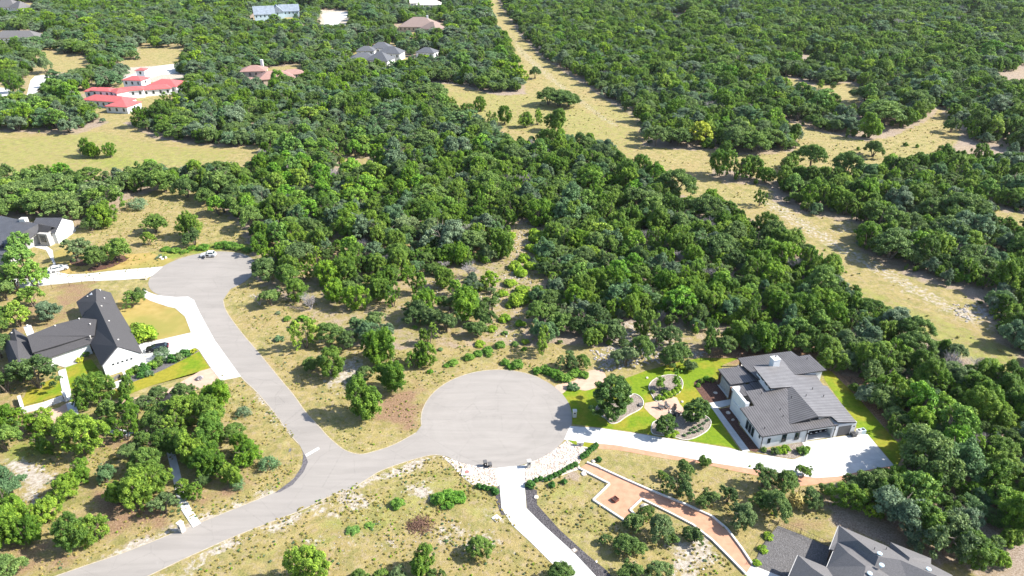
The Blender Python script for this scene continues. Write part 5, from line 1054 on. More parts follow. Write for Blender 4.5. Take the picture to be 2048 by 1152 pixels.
for i, (x, y, w, h) in enumerate([(1033,733,26,1),(1022,736,18,.8),(1076,744,22,.8),(1092,742,24,.9),(1100,748,22,1),(1110,752,24,1),(1122,760,26,1),(1132,760,22,.9),(1145,752,22,.9),(1153,746,22,.9),(1168,752,22,.8),(905,728,22,.7),(893,732,14,.6),(938,718,22,.8),(955,710,20,.9),(974,704,22,.9),(978,712,14,.8),(999,693,22,.9),(1010,728,20,.8)]):
    bush('weed', x, y, w, "bright green weedy shrub at the rim of the large turning circle" if x > 1000 else "bright green weedy shrub in the dry grass left of the large turning circle", "weedy shrubs round the large turning circle" if x > 1000 else "weedy shrubs in the dry grass", hs=h)
for i, (x, y, w, h) in enumerate([(352,503,24,.5),(343,502,16,.5),(370,505,18,.5),(408,497,26,.6),(440,494,24,.7),(452,494,24,.8),(465,496,26,.8),(478,498,22,.7),(495,502,20,.6),(330,500,20,.5),(386,498,20,.5)]):
    bush('weed', x, y, w, "bright green weeds behind the small turning circle", "weeds behind the small turning circle", hs=h)
for i, (x, y, w, h) in enumerate([(1083,486,52,.9),(1078,450,30,1.3),(1082,505,38,1.0),(1082,522,30,.9),(1070,536,22,.7),(1048,520,28,.8),(1040,548,30,.8),(1030,536,30,.8),(1045,552,24,.7),(1035,607,44,.9),(1022,612,24,.8),(1052,600,26,.8),(1020,478,30,.8),(1068,470,26,.9),(1060,535,26,.8),(1020,570,30,.7),(1045,585,34,.7),(1005,590,24,.7),(1010,640,28,.7),(1040,650,24,.7),(985,660,22,.7),(960,690,24,.6),(1062,500,26,.8)]):
    bush('lime', x, y, w, "pale lime bush in the pink gravelly clearing", "lime bushes in the gravelly clearing", hs=h)
bush('weed', 895, 1004, 46, "wide feathery bright green shrub, right one of the pair in the south lot", hs=.75); bush('weed', 874, 1000, 32, "feathery green shrub, left one of the wide pair in the south lot", hs=.7)
bush('weed', 914, 998, 36, "feathery green shrub at the right end of the wide clump", hs=.8); bush('weed', 796, 1010, 30, "single bright green shrub left of the wide feathery clump", hs=.8)
bush('green', 705, 1062, 30, "low green weeds in the middle of the south lot", hs=.4); bush('green', 740, 1052, 22, "low green weeds right of the larger weed patch", hs=.4)
bush('sparse', 538, 936, 46, "pale feathery shrub left of the stop sign", hs=.9); bush('sparse', 475, 974, 34, "pale feathery shrub below the juniper thicket"); bush('sparse', 275, 417, 46, "wispy pale shrub alone in the middle of the dry lot", hs=.8)
bush('sparse', 487, 830, 34, "thin pale shrub right of the juniper thicket by the left street", hs=.9)
bush('lime', 290, 680, 58, "broad light green shrub beside the white house driveway", hs=1.0); bush('green', 275, 668, 40, "green shrub against the right eave of the white house", hs=1.1)
bush('yellow', 160, 722, 17, "bright yellow bush in the courtyard of the white house", hs=.9); bush('green', 172, 712, 18, "green bush beside the yellow courtyard bush")
for (x, y, w, k, l) in [(262,750,24,'green',"first"),(276,744,24,'dark',""),(290,742,26,'hedge',""),(305,736,26,'green',""),(318,728,28,'dark',""),(346,722,24,'hedge',""),(358,719,24,'dark',""),(370,712,24,'hedge',""),(300,750,20,'sage',""),(282,754,18,'hedge',"")]:
    bush(k, x, y, w, "leafy shrub in the row between driveway and sloping lawn", "shrub row along the white house driveway")
bush('sparse', 325, 718, 38, "spiky pale shrub standing before the black car", hs=1.2); bush('yellow', 387, 704, 16, "yellowish grass tuft at the end of the driveway shrub row", hs=.7)
bush('sage', 1146, 776, 26, "grey green agave clump with a white stone in the pink path", hs=.9); bush('sage', 1154, 780, 16, "small grey green clump beside the agaves", hs=.8)
for i, (x, y) in enumerate([(1318,795),(1326,799),(1334,797),(1342,794),(1349,790),(1355,786),(1360,781),(1330,792),(1338,789),(1346,785),(1352,780),(1358,774)]): bush('grass', x, y, 10, "lime coloured grass clump in the rows of the island bed", "grass clumps in the island bed", hs=1.1)
bush('green', 1315, 799, 13, "brighter round bush at the left end of the grass rows"); bush('dark', 1305, 786, 12, "dark round bush at the left tip of the island bed"); bush('dark', 1330, 786, 20, "low dark shrub in the middle of the island bed", hs=.5)
for i, (x, y) in enumerate([(1368,872),(1378,868),(1388,866),(1396,862),(1404,858),(1390,856),(1400,852),(1408,848),(1415,842),(1382,860)]): bush('sage', x, y, 9, "small tuft planted at the right end of the elm bed", "tufts in the elm bed")
for i, (x, y) in enumerate([(1335,872),(1346,872),(1352,867)]): bush('lime', x, y, 14, "yellowish grass tuft at the driveway side of the elm bed", "grass tufts at the elm bed rim", hs=.7)
for i, (x, y) in enumerate([(1215,840),(1222,843),(1230,842),(1226,836),(1218,835),(1234,838)]): bush('sage', x, y, 7, "tiny tuft under the big leaning oak", "tiny tufts in the oak bed")
for (x, y, w, k, l) in [(1570,902,22,'lime',"bright yellow green bush, largest before the front wall"),(1558,903,18,'lime',"lime bush left of the bright yellow one by the front wall"),(1604,905,26,'green',"bright green bush right of the white boulder by the front wall"),(1549,906,20,'dark',"dark bush at the left end of the front planting"),(1527,902,14,'dark',"small dark bush near the house corner downspout"),(1614,899,14,'green',"small green bush beside the garage pillar")]: bush(k, x, y, w, l)
for (x, y, w) in [(1402,764,14),(1412,760,16),(1422,762,16),(1396,772,12)]: bush('green', x, y, w, "leafy plant in the bed by the corner porch", "plants in the porch bed")
for (x, y, w, l) in [(1536,1074,22,"upper yellow green grass mound at the gravel yard"),(1524,1100,22,"middle yellow green grass mound at the gravel yard"),(1513,1128,20,"lower yellow green grass mound at the gravel yard")]: bush('lime', x, y, w, l, hs=.7)
bush('straw', 1590, 1012, 34, "golden dry bush among the dark oaks above the gravel yard", hs=1.6, name="dry_shrub")
bush('brush', 400, 758, 14, "small bare reddish shrub on the pale granite path"); 
for (x, y, w) in [(1705,272,10),(1727,275,9),(1715,300,8),(1640,300,7),(1583,318,14),(1592,330,10),(1668,322,8),(1612,302,8),(1810,292,10),(1833,295,9)]: bush('juni', x, y, w, "tiny juniper bush dotted in the far grass clearing", "tiny bushes in the far clearing")
for (x, y) in [(560,680),(590,655),(606,640),(640,715),(575,640),(556,628),(700,760),(880,700),(860,745),(1010,668),(1048,700),(1050,686),(830,656),(848,648),(1030,690)]: bush(rb.choice(['sage','sparse','lime','green']), x, y, rb.uniform(12, 24), "small wild shrub in the rough ground between the turning circles", "wild shrubs in the rough ground", hs=.8)
# saplings in the island bed
def sapling(px, py, w, h, label):
    x, y = U(px, py); root = empty("sapling", (x, y, 0), 0, label, "sapling"); t = MB(); t.tube([(0, 0, 0), (.03, .02, h * .8)], [.05, .02], 6); t.build("trunk", M['bark'], root)
    r_ = np.random.default_rng(int(px)); B = [((r_.normal() * w * .2, r_.normal() * w * .2, h * (.3 + .7 * i / 22)), w * .22 * (1.25 - i / 22), 1.0) for i in range(22)]
    me = foliage_mesh("sapling_crown", B, r_, M['bright'], .08, .12, 330, .4, 1.1); c = bpy.data.objects.new("crown", me); C.objects.link(c); c.parent = root
sapling(1319, 776, 2.1, 3.0, "shorter bright green sapling, left one in the island bed"); sapling(1350, 778, 1.9, 5.2, "tall slender bright green sapling, right one in the island bed")
# scattered straw tufts and weeds over the open ground (nobody could count these)
def scatter_tufts():
    col = bpy.data.collections.new("tuft_kinds"); ks = [BUSH['straw'], BUSH['grass'], BUSH['sage']]
    for i, m in enumerate(ks): o = bpy.data.objects.new("tuft_%d" % i, m); col.objects.link(o)
    r_ = np.random.default_rng(3); P = []; K = []; S = []
    polys = [(W_CLEAR['south'], .55, 16500), (W_CLEAR['island'], .5, 6500), (W_SPARSE['a'][0], .4, 2500), (W_SPARSE['b'][0], .4, 900), (W_CLEAR['lot'], .6, 2500), (W_CLEAR['corridor'], .9, 5200), (W_CLEAR['patch_b'], .9, 1600)]
    block = [UU(q) for q in ([(0,1200),(150,1130),(395,1040),(545,985),(600,930),(590,870),(480,750),(380,600),(280,575),(330,520),(440,500),(520,520),(480,560),(450,600),(640,850),(720,905),(840,860),(850,800),(985,738),(1150,800),(1150,870),(1420,918),(1560,950),(1560,940),(1796,935),(1660,975),(1590,968),(1536,955),(1336,918),(1196,897),(1157,935),(1174,926),(1300,981),(1424,1034),(1510,1130),(1480,1150),(1386,1051),(1284,999),(1258,1048),(1186,1001),(1219,969),(1150,930),(1099,962),(1050,968),(1054,1016),(1240,1180),(1160,1190),(1003,1016),(990,975),(885,912),(760,946),(512,1056),(300,1155),(200,1200)],)]
    for poly, mx, n in polys:
        xs = [p[0] for p in poly]; ys = [p[1] for p in poly]; x = r_.uniform(min(xs), max(xs), n * 2); y = r_.uniform(min(ys), max(ys), n * 2)
        m = inpoly(x, y, poly) & ~inpoly(x, y, block[0]) & (y < 620); f = np.sin(x * .5 + np.sin(y * .4) * 2) + np.sin(y * .45 + x * .2) + r_.normal(size=x.shape) * .8; m &= f > -.1
        x, y = x[m][:n], y[m][:n]; P += [(float(a), float(b), 0) for a, b in zip(x, y)]; kk = r_.choice([0, 0, 0, 0, 0, 0, 0, 0, 0, 0, 1, 2], len(x)); K += [int(v) for v in kk]; S += [(.28 if q_ == 2 else .4 if q_ == 1 else .62) * float(v) * (1.0 if mx < .8 else 1.6) for v, q_ in zip(r_.uniform(.5, 1.35, len(x)) * (1 - .45 * (r_.random(len(x)) < .3)), kk)]
    # sheets of lawn and concrete stay free of them
    keep = np.ones(len(P), bool); X = np.array([p[0] for p in P]); Y = np.array([p[1] for p in P])
    for cc in (C1, C2): keep &= np.hypot(X - cc[0], Y - cc[1]) > cc[2] + .4
    for q in ([(50,790),(130,755),(260,720),(430,700),(445,765),(220,810),(130,860),(60,850)], [(1120,690),(1800,690),(1800,960),(1120,890)], [(1500,1040),(2000,1040),(2000,1300),(1500,1300)], [(1046,965),(1078,980),(1080,1009),(1124,1059),(1179,1109),(1245,1180),(1200,1180),(1140,1106),(1080,1049),(1046,1016)]): keep &= ~inpoly(X, Y, UU(q))
    P = [p for p, k in zip(P, keep) if k]; S = [p for p, k in zip(S, keep) if k]; K = [p for p, k in zip(K, keep) if k]
    me = bpy.data.meshes.new("dry_grass"); me.from_pydata(P, [], [])
    for nm, ty, data in (("pick", 'INT', K), ("rot", 'FLOAT', [float(v) for v in r_.uniform(0, 6.28, len(P))])): a = me.attributes.new(nm, ty, 'POINT'); a.data.foreach_set("value", data)
    a = me.attributes.new("scl", 'FLOAT_VECTOR', 'POINT'); a.data.foreach_set("vector", np.repeat(np.array(S, np.float32), 3))
    ob = bpy.data.objects.new("dry_grass", me); C.objects.link(ob); src = bpy.data.node_groups["scatter"].copy()
    for nd in src.nodes:
        if nd.bl_idname == "GeometryNodeCollectionInfo": nd.inputs[0].default_value = col
    md = ob.modifiers.new("scatter", 'NODES'); md.node_group = src; tag(ob, "straw coloured grass tufts and small weeds over the open dry ground", "dry grass", kind='stuff')
scatter_tufts()
# ---------------------------------------------------------------- stones
def rock_verts(r_, s, flat=.6):
    bm = bmesh.new(); bmesh.ops.create_icosphere(bm, subdivisions=1, radius=1); V = []
    k = [r_.uniform(.75, 1.2) for _ in range(3)]
    for v in bm.verts:
        n = v.co.copy(); f = 1 + r_.uniform(-.22, .18); V.append((n.x * f * s * k[0], n.y * f * s * k[1], max(-.25, n.z) * f * s * flat * k[2]))
    F = [tuple(x.index for x in f.verts) for f in bm.faces]; bm.free(); return V, F
def rock_field(name, pts, n, smin, smax, mat, label, edge=0.0):
    P = UU(pts); xs = [p[0] for p in P]; ys = [p[1] for p in P]; r_ = random.Random(n); b = MB(); c = 0
    while c < n:
        x, y = r_.uniform(min(xs), max(xs)), r_.uniform(min(ys), max(ys))
        if not inpoly(np.array([x]), np.array([y]), P)[0]: continue
        V, F = rock_verts(r_, r_.uniform(smin, smax)); b.add([(v[0] + x, v[1] + y, v[2] + .03) for v in V], F, r_.choice([0, 0, 0, 1])); c += 1
    return tag(b.build(name, [mat, M['rock_pink']]), label, "rocks", kind='stuff')
M['rock_pink'] = mat_noise("reddish_rock", (0.30, 0.235, 0.20), (0.45, 0.38, 0.335), 2.0)
M['rock_grey'] = mat_noise("grey_rock", (0.22, 0.20, 0.19), (0.40, 0.37, 0.35), 2.0)
rock_field("rock_apron", [(884,912),(932,930),(990,938),(999,970),(972,973),(947,970),(924,953),(905,932)], 900, .10, .24, M['rock'], "pale limestone rubble left of the narrow driveway")
rock_field("rock_apron", [(1051,932),(1084,916),(1116,896),(1134,882),(1150,890),(1178,896),(1172,905),(1156,928),(1160,938),(1130,946),(1099,959),(1051,963)], 1500, .10, .25, M['rock'], "pale limestone rubble right of the narrow driveway")
rock_field("rock_scatter", [(1180,700),(1290,690),(1420,705),(1400,716),(1290,730),(1200,745)], 420, .12, .4, M['rock_grey'], "grey stones strewn under the oaks above the garden")
rock_field("rock_scatter", [(850,560),(1090,545),(1060,690),(990,690),(900,650),(840,600)], 380, .08, .28, M['rock_grey'], "grey stones strewn in the gravelly clearing")
rock_field("rock_scatter", [(640,990),(760,975),(900,1040),(1010,1060),(1010,1110),(880,1110),(640,1100)], 170, .05, .13, M['rock_grey'], "small pale stones in the south lot")
rock_field("rock_scatter", [(1900,610),(1960,605),(1990,635),(1920,645)], 70, .2, .5, M['rock_grey'], "pale rubble beside the grassy track")
rock_field("rock_scatter", [(1000,560),(1060,560),(1080,440),(1040,440)], 160, .15, .4, M['rock_grey'], "grey stones along the gravelly strip")
def boulder(px, py, w, label, mat='rock', flat=.6):
    r_ = random.Random(int(px * 7 + py)); x, y = U(px, py); V, F = rock_verts(r_, w / 2 / ppm(px, py) * 1.05, flat); o = mobj("boulder", V, F, M[mat]); o.location = (x, y, .05); o.rotation_euler = (0, 0, r_.uniform(0, 6)); tag(o, label, "boulder")
    m = o.modifiers.new("b", 'BEVEL'); m.width = .06; m.segments = 2; return o
for a in [(1186,923,13,"large white boulder at the head of the granite path"),(1167,948,13,"white boulder left of the granite path head"),(1072,994,14,"long white boulder standing by the dark gravel strip",),(1289,1013,17,"flat white boulder inside the notch of the granite patio"),(1406,1139,8,"small round white boulder low right of the narrow driveway"),(1244,815,11,"pale boulder beside the big leaning oak"),(1571,906,12,"cream boulder between the two front wall bushes"),(1364,804,8,"small white boulder at the lawn edge of the sitting area"),(1206,833,8,"small pale stone at the foot of the big leaning oak"),(1431,786,9,"pale stone in the dark bed by the corner porch"),(1456,826,8,"upper pale stone in the bed beside the front walk"),(1466,840,8,"lower pale stone in the bed beside the front walk"),(1294,756,7,"dark stone left of the saplings"),(1157,936,7,"pale stone at the patio end of the rock bed"),(1325,866,9,"pale boulder at the driveway corner of the elm bed"),(1193,1124,6,"small white stone in the grass right of the dark gravel")]: boulder(*a)
def brush_pile():
    r_ = random.Random(8); b = MB(); x, y = U(840, 1050)
    for i in range(300):
        a = r_.uniform(0, 6.3); q = r_.random() ** .7 * 2.4; c = Vector((x + q * math.cos(a), y + q * math.sin(a) * .9, max(.05, .75 * (1 - q / 2.6)) * r_.random())); d = Vector((r_.uniform(-1, 1), r_.uniform(-1, 1), r_.uniform(-.3, .5))).normalized() * r_.uniform(.25, .7)
        b.tube([c - d, c + d], [r_.uniform(.03, .07), .02], 4)
    tag(b.build("brush_pile", mat_noise("brown_brush", (0.10, 0.055, 0.04), (0.22, 0.13, 0.09), 5.0)), "heap of brown dead branches in the south lot", "brush pile")
brush_pile()
# ---------------------------------------------------------------- vehicles
M['paint_white'] = mat_plain("white_car_paint", (0.60, 0.60, 0.60), 0.25); M['paint_black'] = mat_plain("black_car_paint", (0.012, 0.012, 0.016), 0.18)
M['tyre'] = mat_plain("tyre_rubber", (0.02, 0.02, 0.02), 0.9); M['rim'] = mat_plain("wheel_rim", (0.35, 0.35, 0.36), 0.35, 0.7); M['red_lamp'] = mat_plain("red_lens", (0.45, 0.02, 0.02), 0.3); M['clear_lamp'] = mat_plain("clear_lens", (0.6, 0.6, 0.6), 0.2)
M['seat'] = mat_plain("dark_upholstery", (0.03, 0.03, 0.03), 0.8)
def car(px, py, ang, paint, label, L=4.7, W=1.85, H=1.65, open_door=False, z=0.06, name="suv"):
    x, y = U(px, py); root = empty(name, (x, y, z), ang, label, "car"); h = L / 2
    # lower body: rounded profile lofted across the width (x forward)
    prof = [(-h, .45), (-h, .75), (-h + .08, 1.0), (-h + .5, 1.05), (h - 1.35, 1.02), (h - .35, .88), (h - .02, .72), (h, .42), (h - .15, .28), (-h + .15, .28)]
    b = MB(); ws = [(-W / 2, .90, .0), (-W / 2 + .10, 1.0, .0), (W / 2 - .10, 1.0, 0), (W / 2, .90, 0)]; V = []; n = len(prof)
    for (yy, k, _) in ws:
        for (a, c) in prof: V.append((a * (1 if k == 1 else .985), yy, .28 + (c - .28) * k))
    F = [tuple(range(n)), tuple(range(3 * n, 4 * n))[::-1]]
    for i in range(3):
        for j in range(n): F.append((i * n + j, (i + 1) * n + j, (i + 1) * n + (j + 1) % n, i * n + (j + 1) % n)[::-1])
    b.add(V, F); body = b.build("body", M[paint], root)
    g = MB(); r0, r1 = -h + .35, h - 1.25; t0, t1 = -h + .75, h - 2.05; w0, w1 = W / 2 - .10, W / 2 - .28
    V = [(r0, -w0, 1.0), (r1, -w0, 1.0), (r1, w0, 1.0), (r0, w0, 1.0), (t0, -w1, H - .06), (t1, -w1, H - .06), (t1, w1, H - .06), (t0, w1, H - .06)]
    g.add(V, [(0, 1, 5, 4), (1, 2, 6, 5), (2, 3, 7, 6), (3, 0, 4, 7), (4, 5, 6, 7)]); g.build("windows", M['glass'], root)
    rf = MB(); rf.add([(t0 - .08, -w1 - .02, H - .07), (t1 + .05, -w1 - .02, H - .07), (t1 + .05, w1 + .02, H - .07), (t0 - .08, w1 + .02, H - .07), (t0 + .1, -w1 + .12, H), (t1 - .1, -w1 + .12, H), (t1 - .1, w1 - .12, H), (t0 + .1, w1 - .12, H)], [(0, 1, 5, 4), (1, 2, 6, 5), (2, 3, 7, 6), (3, 0, 4, 7), (4, 5, 6, 7), (3, 2, 1, 0)])
    for s in (-1, 1):
        for (a0, a1) in (((r1, 1.0), (t1, H - .05)), ((r0, 1.0), (t0, H - .05)), ((0.0, 1.0), (-.05, H - .05))):
            rf.tube([(a0[0], s * (w0 + .005), a0[1]), (a1[0], s * (w1 + .005), a1[1])], .045, 5)
    rf.build("roof", M[paint], root)
    for sx in (-1, 1):
        for s in (-1, 1):
            c = Vector((sx * (h - .88), s * (W / 2 - .10), .35)); w = MB(); w.tube([c - Vector((0, s * .10, 0)), c + Vector((0, s * .125, 0))], .36, 16); wo = w.build("wheel", M['tyre'], root)
            w = MB(); w.tube([c + Vector((0, s * .10, 0)), c + Vector((0, s * .135, 0))], .22, 12); w.build("rim", M['rim'], wo)
            l = MB(); yy = s * (W / 2 - .32); l.box(sx * (h - .04) - .05, sx * (h - .04) + .05, yy - .2, yy + .2, .66 if sx > 0 else .78, .80 if sx > 0 else .98); l.build("headlight" if sx > 0 else "tail_light", M['clear_lamp' if sx > 0 else 'red_lamp'], root)
    for s in (-1, 1): m = MB(); m.box(r1 - .15, r1 + .05, s * (W / 2 + .02) - .09, s * (W / 2 + .02) + .09, 1.0, 1.14); m.build("mirror", M[paint], root)
    if open_door:
        s = open_door; d = MB(); Mx = Matrix.Translation((r1 - .1, s * W / 2, 0)) @ Matrix.Rotation(-s * R(62), 4, 'Z')
        d.box(-1.05, 0, -.04, .04, .35, 1.0, 0, Mx); d.tube([Mx @ Vector((-1.0, 0, 1.0)), Mx @ Vector((-.85, 0, 1.5)), Mx @ Vector((-.45, 0, 1.5)), Mx @ Vector((0, 0, 1.0))], .03, 5); d.build("open_door", M[paint], root)
        o = MB(); o.box(r1 - 1.25, r1 - .15, s * W / 2 - (.06 if s > 0 else -.0), s * W / 2 + (.012 if s > 0 else .06 - .072 + .06), .42, .99); o.build("door_opening", M['seat'], root)
        st = MB(); st.box(r1 - 1.15, r1 - .65, s * .55 - .25, s * .55 + .25, .5, 1.25); st.build("seat", M['clear_lamp'], root)
    return root
car(418, 513, R(184), 'paint_white', "white hatchback with its front door open at the far rim of the small turning circle", L=4.3, open_door=1, name="hatchback")
car(119, 541, R(37), 'paint_white', "white car parked in dappled shade on the long white driveway", L=4.7, H=1.5, name="sedan")
car(316, 700, R(199), 'paint_black', "black car parked on the driveway of the white house", L=4.9, H=1.45, name="sedan")
gx, gy = GL(12.2, 3.4)
gpx, gpy = proj(gx, gy); car(gpx, gpy, R(-78), 'paint_black', "dark car standing in the open garage, left bay", L=4.6, H=1.6, name="sedan")
gx, gy = GL(14.4, 3.6); gpx, gpy = proj(gx, gy); car(gpx, gpy, R(-78), 'paint_black', "second dark car standing deeper in the open garage, right bay", L=4.6, H=1.6, name="sedan")
# ---------------------------------------------------------------- street furniture
def mailbox(px, py, label, h=1.55, w=.75, ang=12, cap=True, door=True):
    x, y = U(px, py); root = empty("mailbox_pillar", (x, y, 0), R(ang), label, "mailbox"); b = MB(); b.box(-w / 2, w / 2, -w / 2, w / 2, 0, h); b.build("pillar", M['stone'], root)
    b = MB(); b.box(-w / 2 - .05, w / 2 + .05, -w / 2 - .05, w / 2 + .05, h, h + .1); b.build("cap", M['curb'], root)
    if door: b = MB(); b.box(-.17, .17, -w / 2 - .04, -w / 2 + .02, .95, 1.25); b.build("mailbox_door", M['trim'], root)
    return root
mailbox(1149, 833, "white stone mailbox pillar standing at the rim of the large turning circle", ang=0, h=1.5); mailbox(365, 1062, "white stone mailbox pillar with dark door on the lower street edge", ang=-30, h=1.9, w=.8)
mailbox(1058, 934, "white stone mailbox pillar at the top of the narrow driveway", ang=8, h=1.5, w=.65); mailbox(293, 559, "grey mailbox pillar at the mouth of the long driveway", ang=30, h=1.2, w=.5, door=False)
def bin_(px, py, h, label):
    x, y = U(px, py); root = empty("wheelie_bin", (x, y, .035), R(10 + px % 7), label, "bin"); b = MB()
    V = [(-.24, -.26, .06), (.24, -.26, .06), (.24, .26, .06), (-.24, .26, .06), (-.32, -.36, h), (.32, -.36, h), (.32, .36, h), (-.32, .36, h)]; b.add(V, [(3, 2, 1, 0), (4, 5, 6, 7), (0, 1, 5, 4), (1, 2, 6, 5), (2, 3, 7, 6), (3, 0, 4, 7)]); b.build("body", M['trim'], root)
    b = MB(); b.add([(-.35, -.41, h), (.35, -.41, h), (.35, .38, h), (-.35, .38, h), (-.33, -.38, h + .05), (.33, -.38, h + .05), (.3, .36, h + .12), (-.3, .36, h + .12)], [(0, 1, 5, 4), (1, 2, 6, 5), (2, 3, 7, 6), (3, 0, 4, 7), (4, 5, 6, 7), (3, 2, 1, 0)]); b.build("lid", M['garage'], root)
    b = MB(); b.box(-.08, .08, -.40, -.33, h * .55, h * .68); b.build("badge", M['clear_lamp'], root)
    for s in (-1, 1): b = MB(); b.tube([(s * .26, .3, .11), (s * .33, .3, .11)], .11, 10); b.build("wheel", M['tyre'], root)
bin_(970.5, 932, 1.08, "taller black wheelie bin, left one of the pair at the kerb"); bin_(980, 934, .82, "shorter black wheelie bin, right one of the pair at the kerb")
def stop_sign():
    x, y = U(584, 921); root = empty("stop_sign", (x, y, 0), R(60), "octagonal street sign seen from its grey back on a thin post", "sign")
    b = MB(); b.tube([(0, 0, 0), (0, 0, 2.95)], .035, 6); b.build("post", M['rim'], root)
    pl = [(.38 * math.cos(R(22.5 + 45 * i)), .38 * math.sin(R(22.5 + 45 * i))) for i in range(8)]; b = MB(); V = [(a, -.045, 2.6 + c) for a, c in pl] + [(a, -.06, 2.6 + c) for a, c in pl]
    b.add(V, [tuple(range(8)), tuple(range(15, 7, -1))] + [(i, i + 8, (i + 1) % 8 + 8, (i + 1) % 8) for i in range(8)]); b.build("sign_plate", M['garage'], root)
stop_sign()
def chair(px, py, ang, label, dark=True):
    x, y = U(px, py); root = empty("garden_chair", (x, y, .03), ang, label, "chair", "ring of garden chairs"); m = M['trim'] if dark else M['garage']
    b = MB(); b.add([(-.3, -.05, .36), (.3, -.05, .36), (.3, -.6, .26), (-.3, -.6, .26), (-.3, -.05, .40), (.3, -.05, .40), (.3, -.6, .30), (-.3, -.6, .30)][::1], [(0, 1, 2, 3), (7, 6, 5, 4), (0, 4, 5, 1), (1, 5, 6, 2), (2, 6, 7, 3), (3, 7, 4, 0)]); 
    b.box(-.3, .3, -.02, .55, .36, .41); b.build("seat", m, root)
    b = MB(); Mx = Matrix.Translation((0, -.35, .28)) @ Matrix.Rotation(R(24), 4, 'X')
    for i in range(5): b.box(-.31 + i * .125, -.2 + i * .125, -.015, .015, 0, .85 + .04 * (2 - abs(i - 2)), 0, Mx)
    b.build("backrest", m, root)
    for s in (-1, 1):
        b = MB(); b.box(s * .38 - .07, s * .38 + .07, -.4, .5, .58, .61); b.build("armrest", m, root)
        for yy in (.45, -.4): b = MB(); b.box(s * .36 - .035, s * .36 + .035, yy - .04, yy + .04, 0, .58); b.build("leg", m, root)
cx, cy = U(1346, 826)
for (px, py, l, d) in ((1322,817,"grey garden chair, leftmost of the ring by the elms",False),(1334,815,"grey garden chair at the back of the ring",False),(1348,820,"dark garden chair on the back right of the ring",True),(1347,833,"dark garden chair in the shade, right front of the ring",True),(1341,836,"dark garden chair in the elm shade, left front of the ring",True),(1355,829,"dark garden chair nearest the right elm",True)):
    x, y = U(px, py); chair(px, py, math.atan2(cy - y, cx - x) - R(90), l, d)
def fire_ring():
    x, y = cx, cy; root = empty("fire_pit", (x, y, .03), 0, "round pale stone fire pit inside the ring of garden chairs", "fire pit"); b = MB()
    for i in range(14): a = 2 * math.pi * i / 14; b.box(-.14, .14, -.09, .09, 0, .32, 0, Matrix.Translation((.6 * math.cos(a), .6 * math.sin(a), 0)) @ Matrix.Rotation(a + R(90), 4, 'Z'))
    b.build("stone_ring", M['rock'], root); b = MB(); b.tube([(0, 0, 0), (0, 0, .1)], .5, 14); b.build("ash_bed", M['trim'], root)
fire_ring()
def square_pit():
    x, y = U(1230, 1001); root = empty("square_fire_pit", (x, y, .04), R(40), "square rust brown metal fire pit on the granite patio", "fire pit"); m = mat_noise("rusty_steel", (0.10, 0.035, 0.025), (0.20, 0.08, 0.055), 4.0, rough=.7)
    b = MB(); b.box(-.5, .5, -.5, -.44, 0, .5); b.box(-.5, .5, .44, .5, 0, .5); b.box(-.5, -.44, -.44, .44, 0, .5); b.box(.44, .5, -.44, .44, 0, .5); b.build("pit_wall", m, root)
    b = MB(); b.box(-.44, .44, -.44, .44, .02, .28); b.build("ash_bed", M['trim'], root); b = MB()
    for i in range(6): b.tube([(-.42, -.38 + i * .15, .42), (.42, -.38 + i * .15, .42)], .02, 5)
    b.build("grate", m, root)
square_pit()
# bench-like stones lying on the path head, meter covers, slabs
def flat_box(px, py, w, d, h, ang, mat, name, label, cat):
    x, y = U(px, py); b = MB(); b.box(-w / 2, w / 2, -d / 2, d / 2, 0, h); o = b.build(name, M[mat]); o.location = (x, y, .03); o.rotation_euler = (0, 0, R(ang)); m = o.modifiers.new("b", 'BEVEL'); m.width = .02; return tag(o, label, cat)
x, y = U(934, 946); root = empty("manhole", (x, y, .16), R(-4), "round reddish manhole cover in a white slab on the left rock apron", "manhole"); b = MB(); b.box(-.95, .95, -.85, .85, 0, .12); b.build("slab", M['curb'], root); b = MB(); b.tube([(0, 0, .12), (0, 0, .15)], .42, 20); b.build("cover", mat_noise("rusty_cover", (0.22, 0.10, 0.09), (0.34, 0.17, 0.15), 5.0), root)
flat_box(993, 1037, 1.2, 1.3, .08, 40, 'curb', "utility_slab", "small pale concrete slab beside the narrow driveway", "slab")
x, y = U(1149, 1101); root = empty("meter_box", (x, y, .03), R(35), "small square meter cover in the dark gravel strip", "meter cover"); b = MB(); b.box(-.4, .4, -.4, .4, 0, .06); b.build("frame", M['gravel_bed'], root); b = MB(); b.box(-.24, .24, -.24, .24, .06, .08); b.build("lid", M['curb'], root)
x, y = U(1160, 891); root = empty("address_stone", (x, y, .02), R(-5), "white limestone address block on the small green strip", "stone block"); b = MB(); b.add([(-.55, -.2, 0), (.55, -.2, 0), (.55, .2, 0), (-.55, .2, 0), (-.66, -.3, 1.0), (.66, -.3, .95), (.66, .3, .95), (-.66, .3, 1.0)], [(3, 2, 1, 0), (4, 5, 6, 7), (0, 1, 5, 4), (1, 2, 6, 5), (2, 3, 7, 6), (3, 0, 4, 7)]); b.build("block", M['curb'], root); b = MB(); b.box(-.2, .2, -.30, -.24, .3, .5); b.build("plaque", M['trim'], root)
for i, (px, py) in enumerate([(1190,930.5),(1194,932.5),(1198,935),(1203,938)]): flat_box(px, py, .5, .4, .3, -25, 'stone', "seat_stone", ["first pale block lying along the path curb, nearest the hedge", "second pale block along the path curb", "third pale block along the path curb", "last and largest pale block along the path curb"][i], "stone block")
x, y = U(1012 + 0, 885); flat_box(1281, 811, .8, .9, .35, 10, 'garage', "utility_box", "grey lattice box at the tip of the oak bed", "utility box")
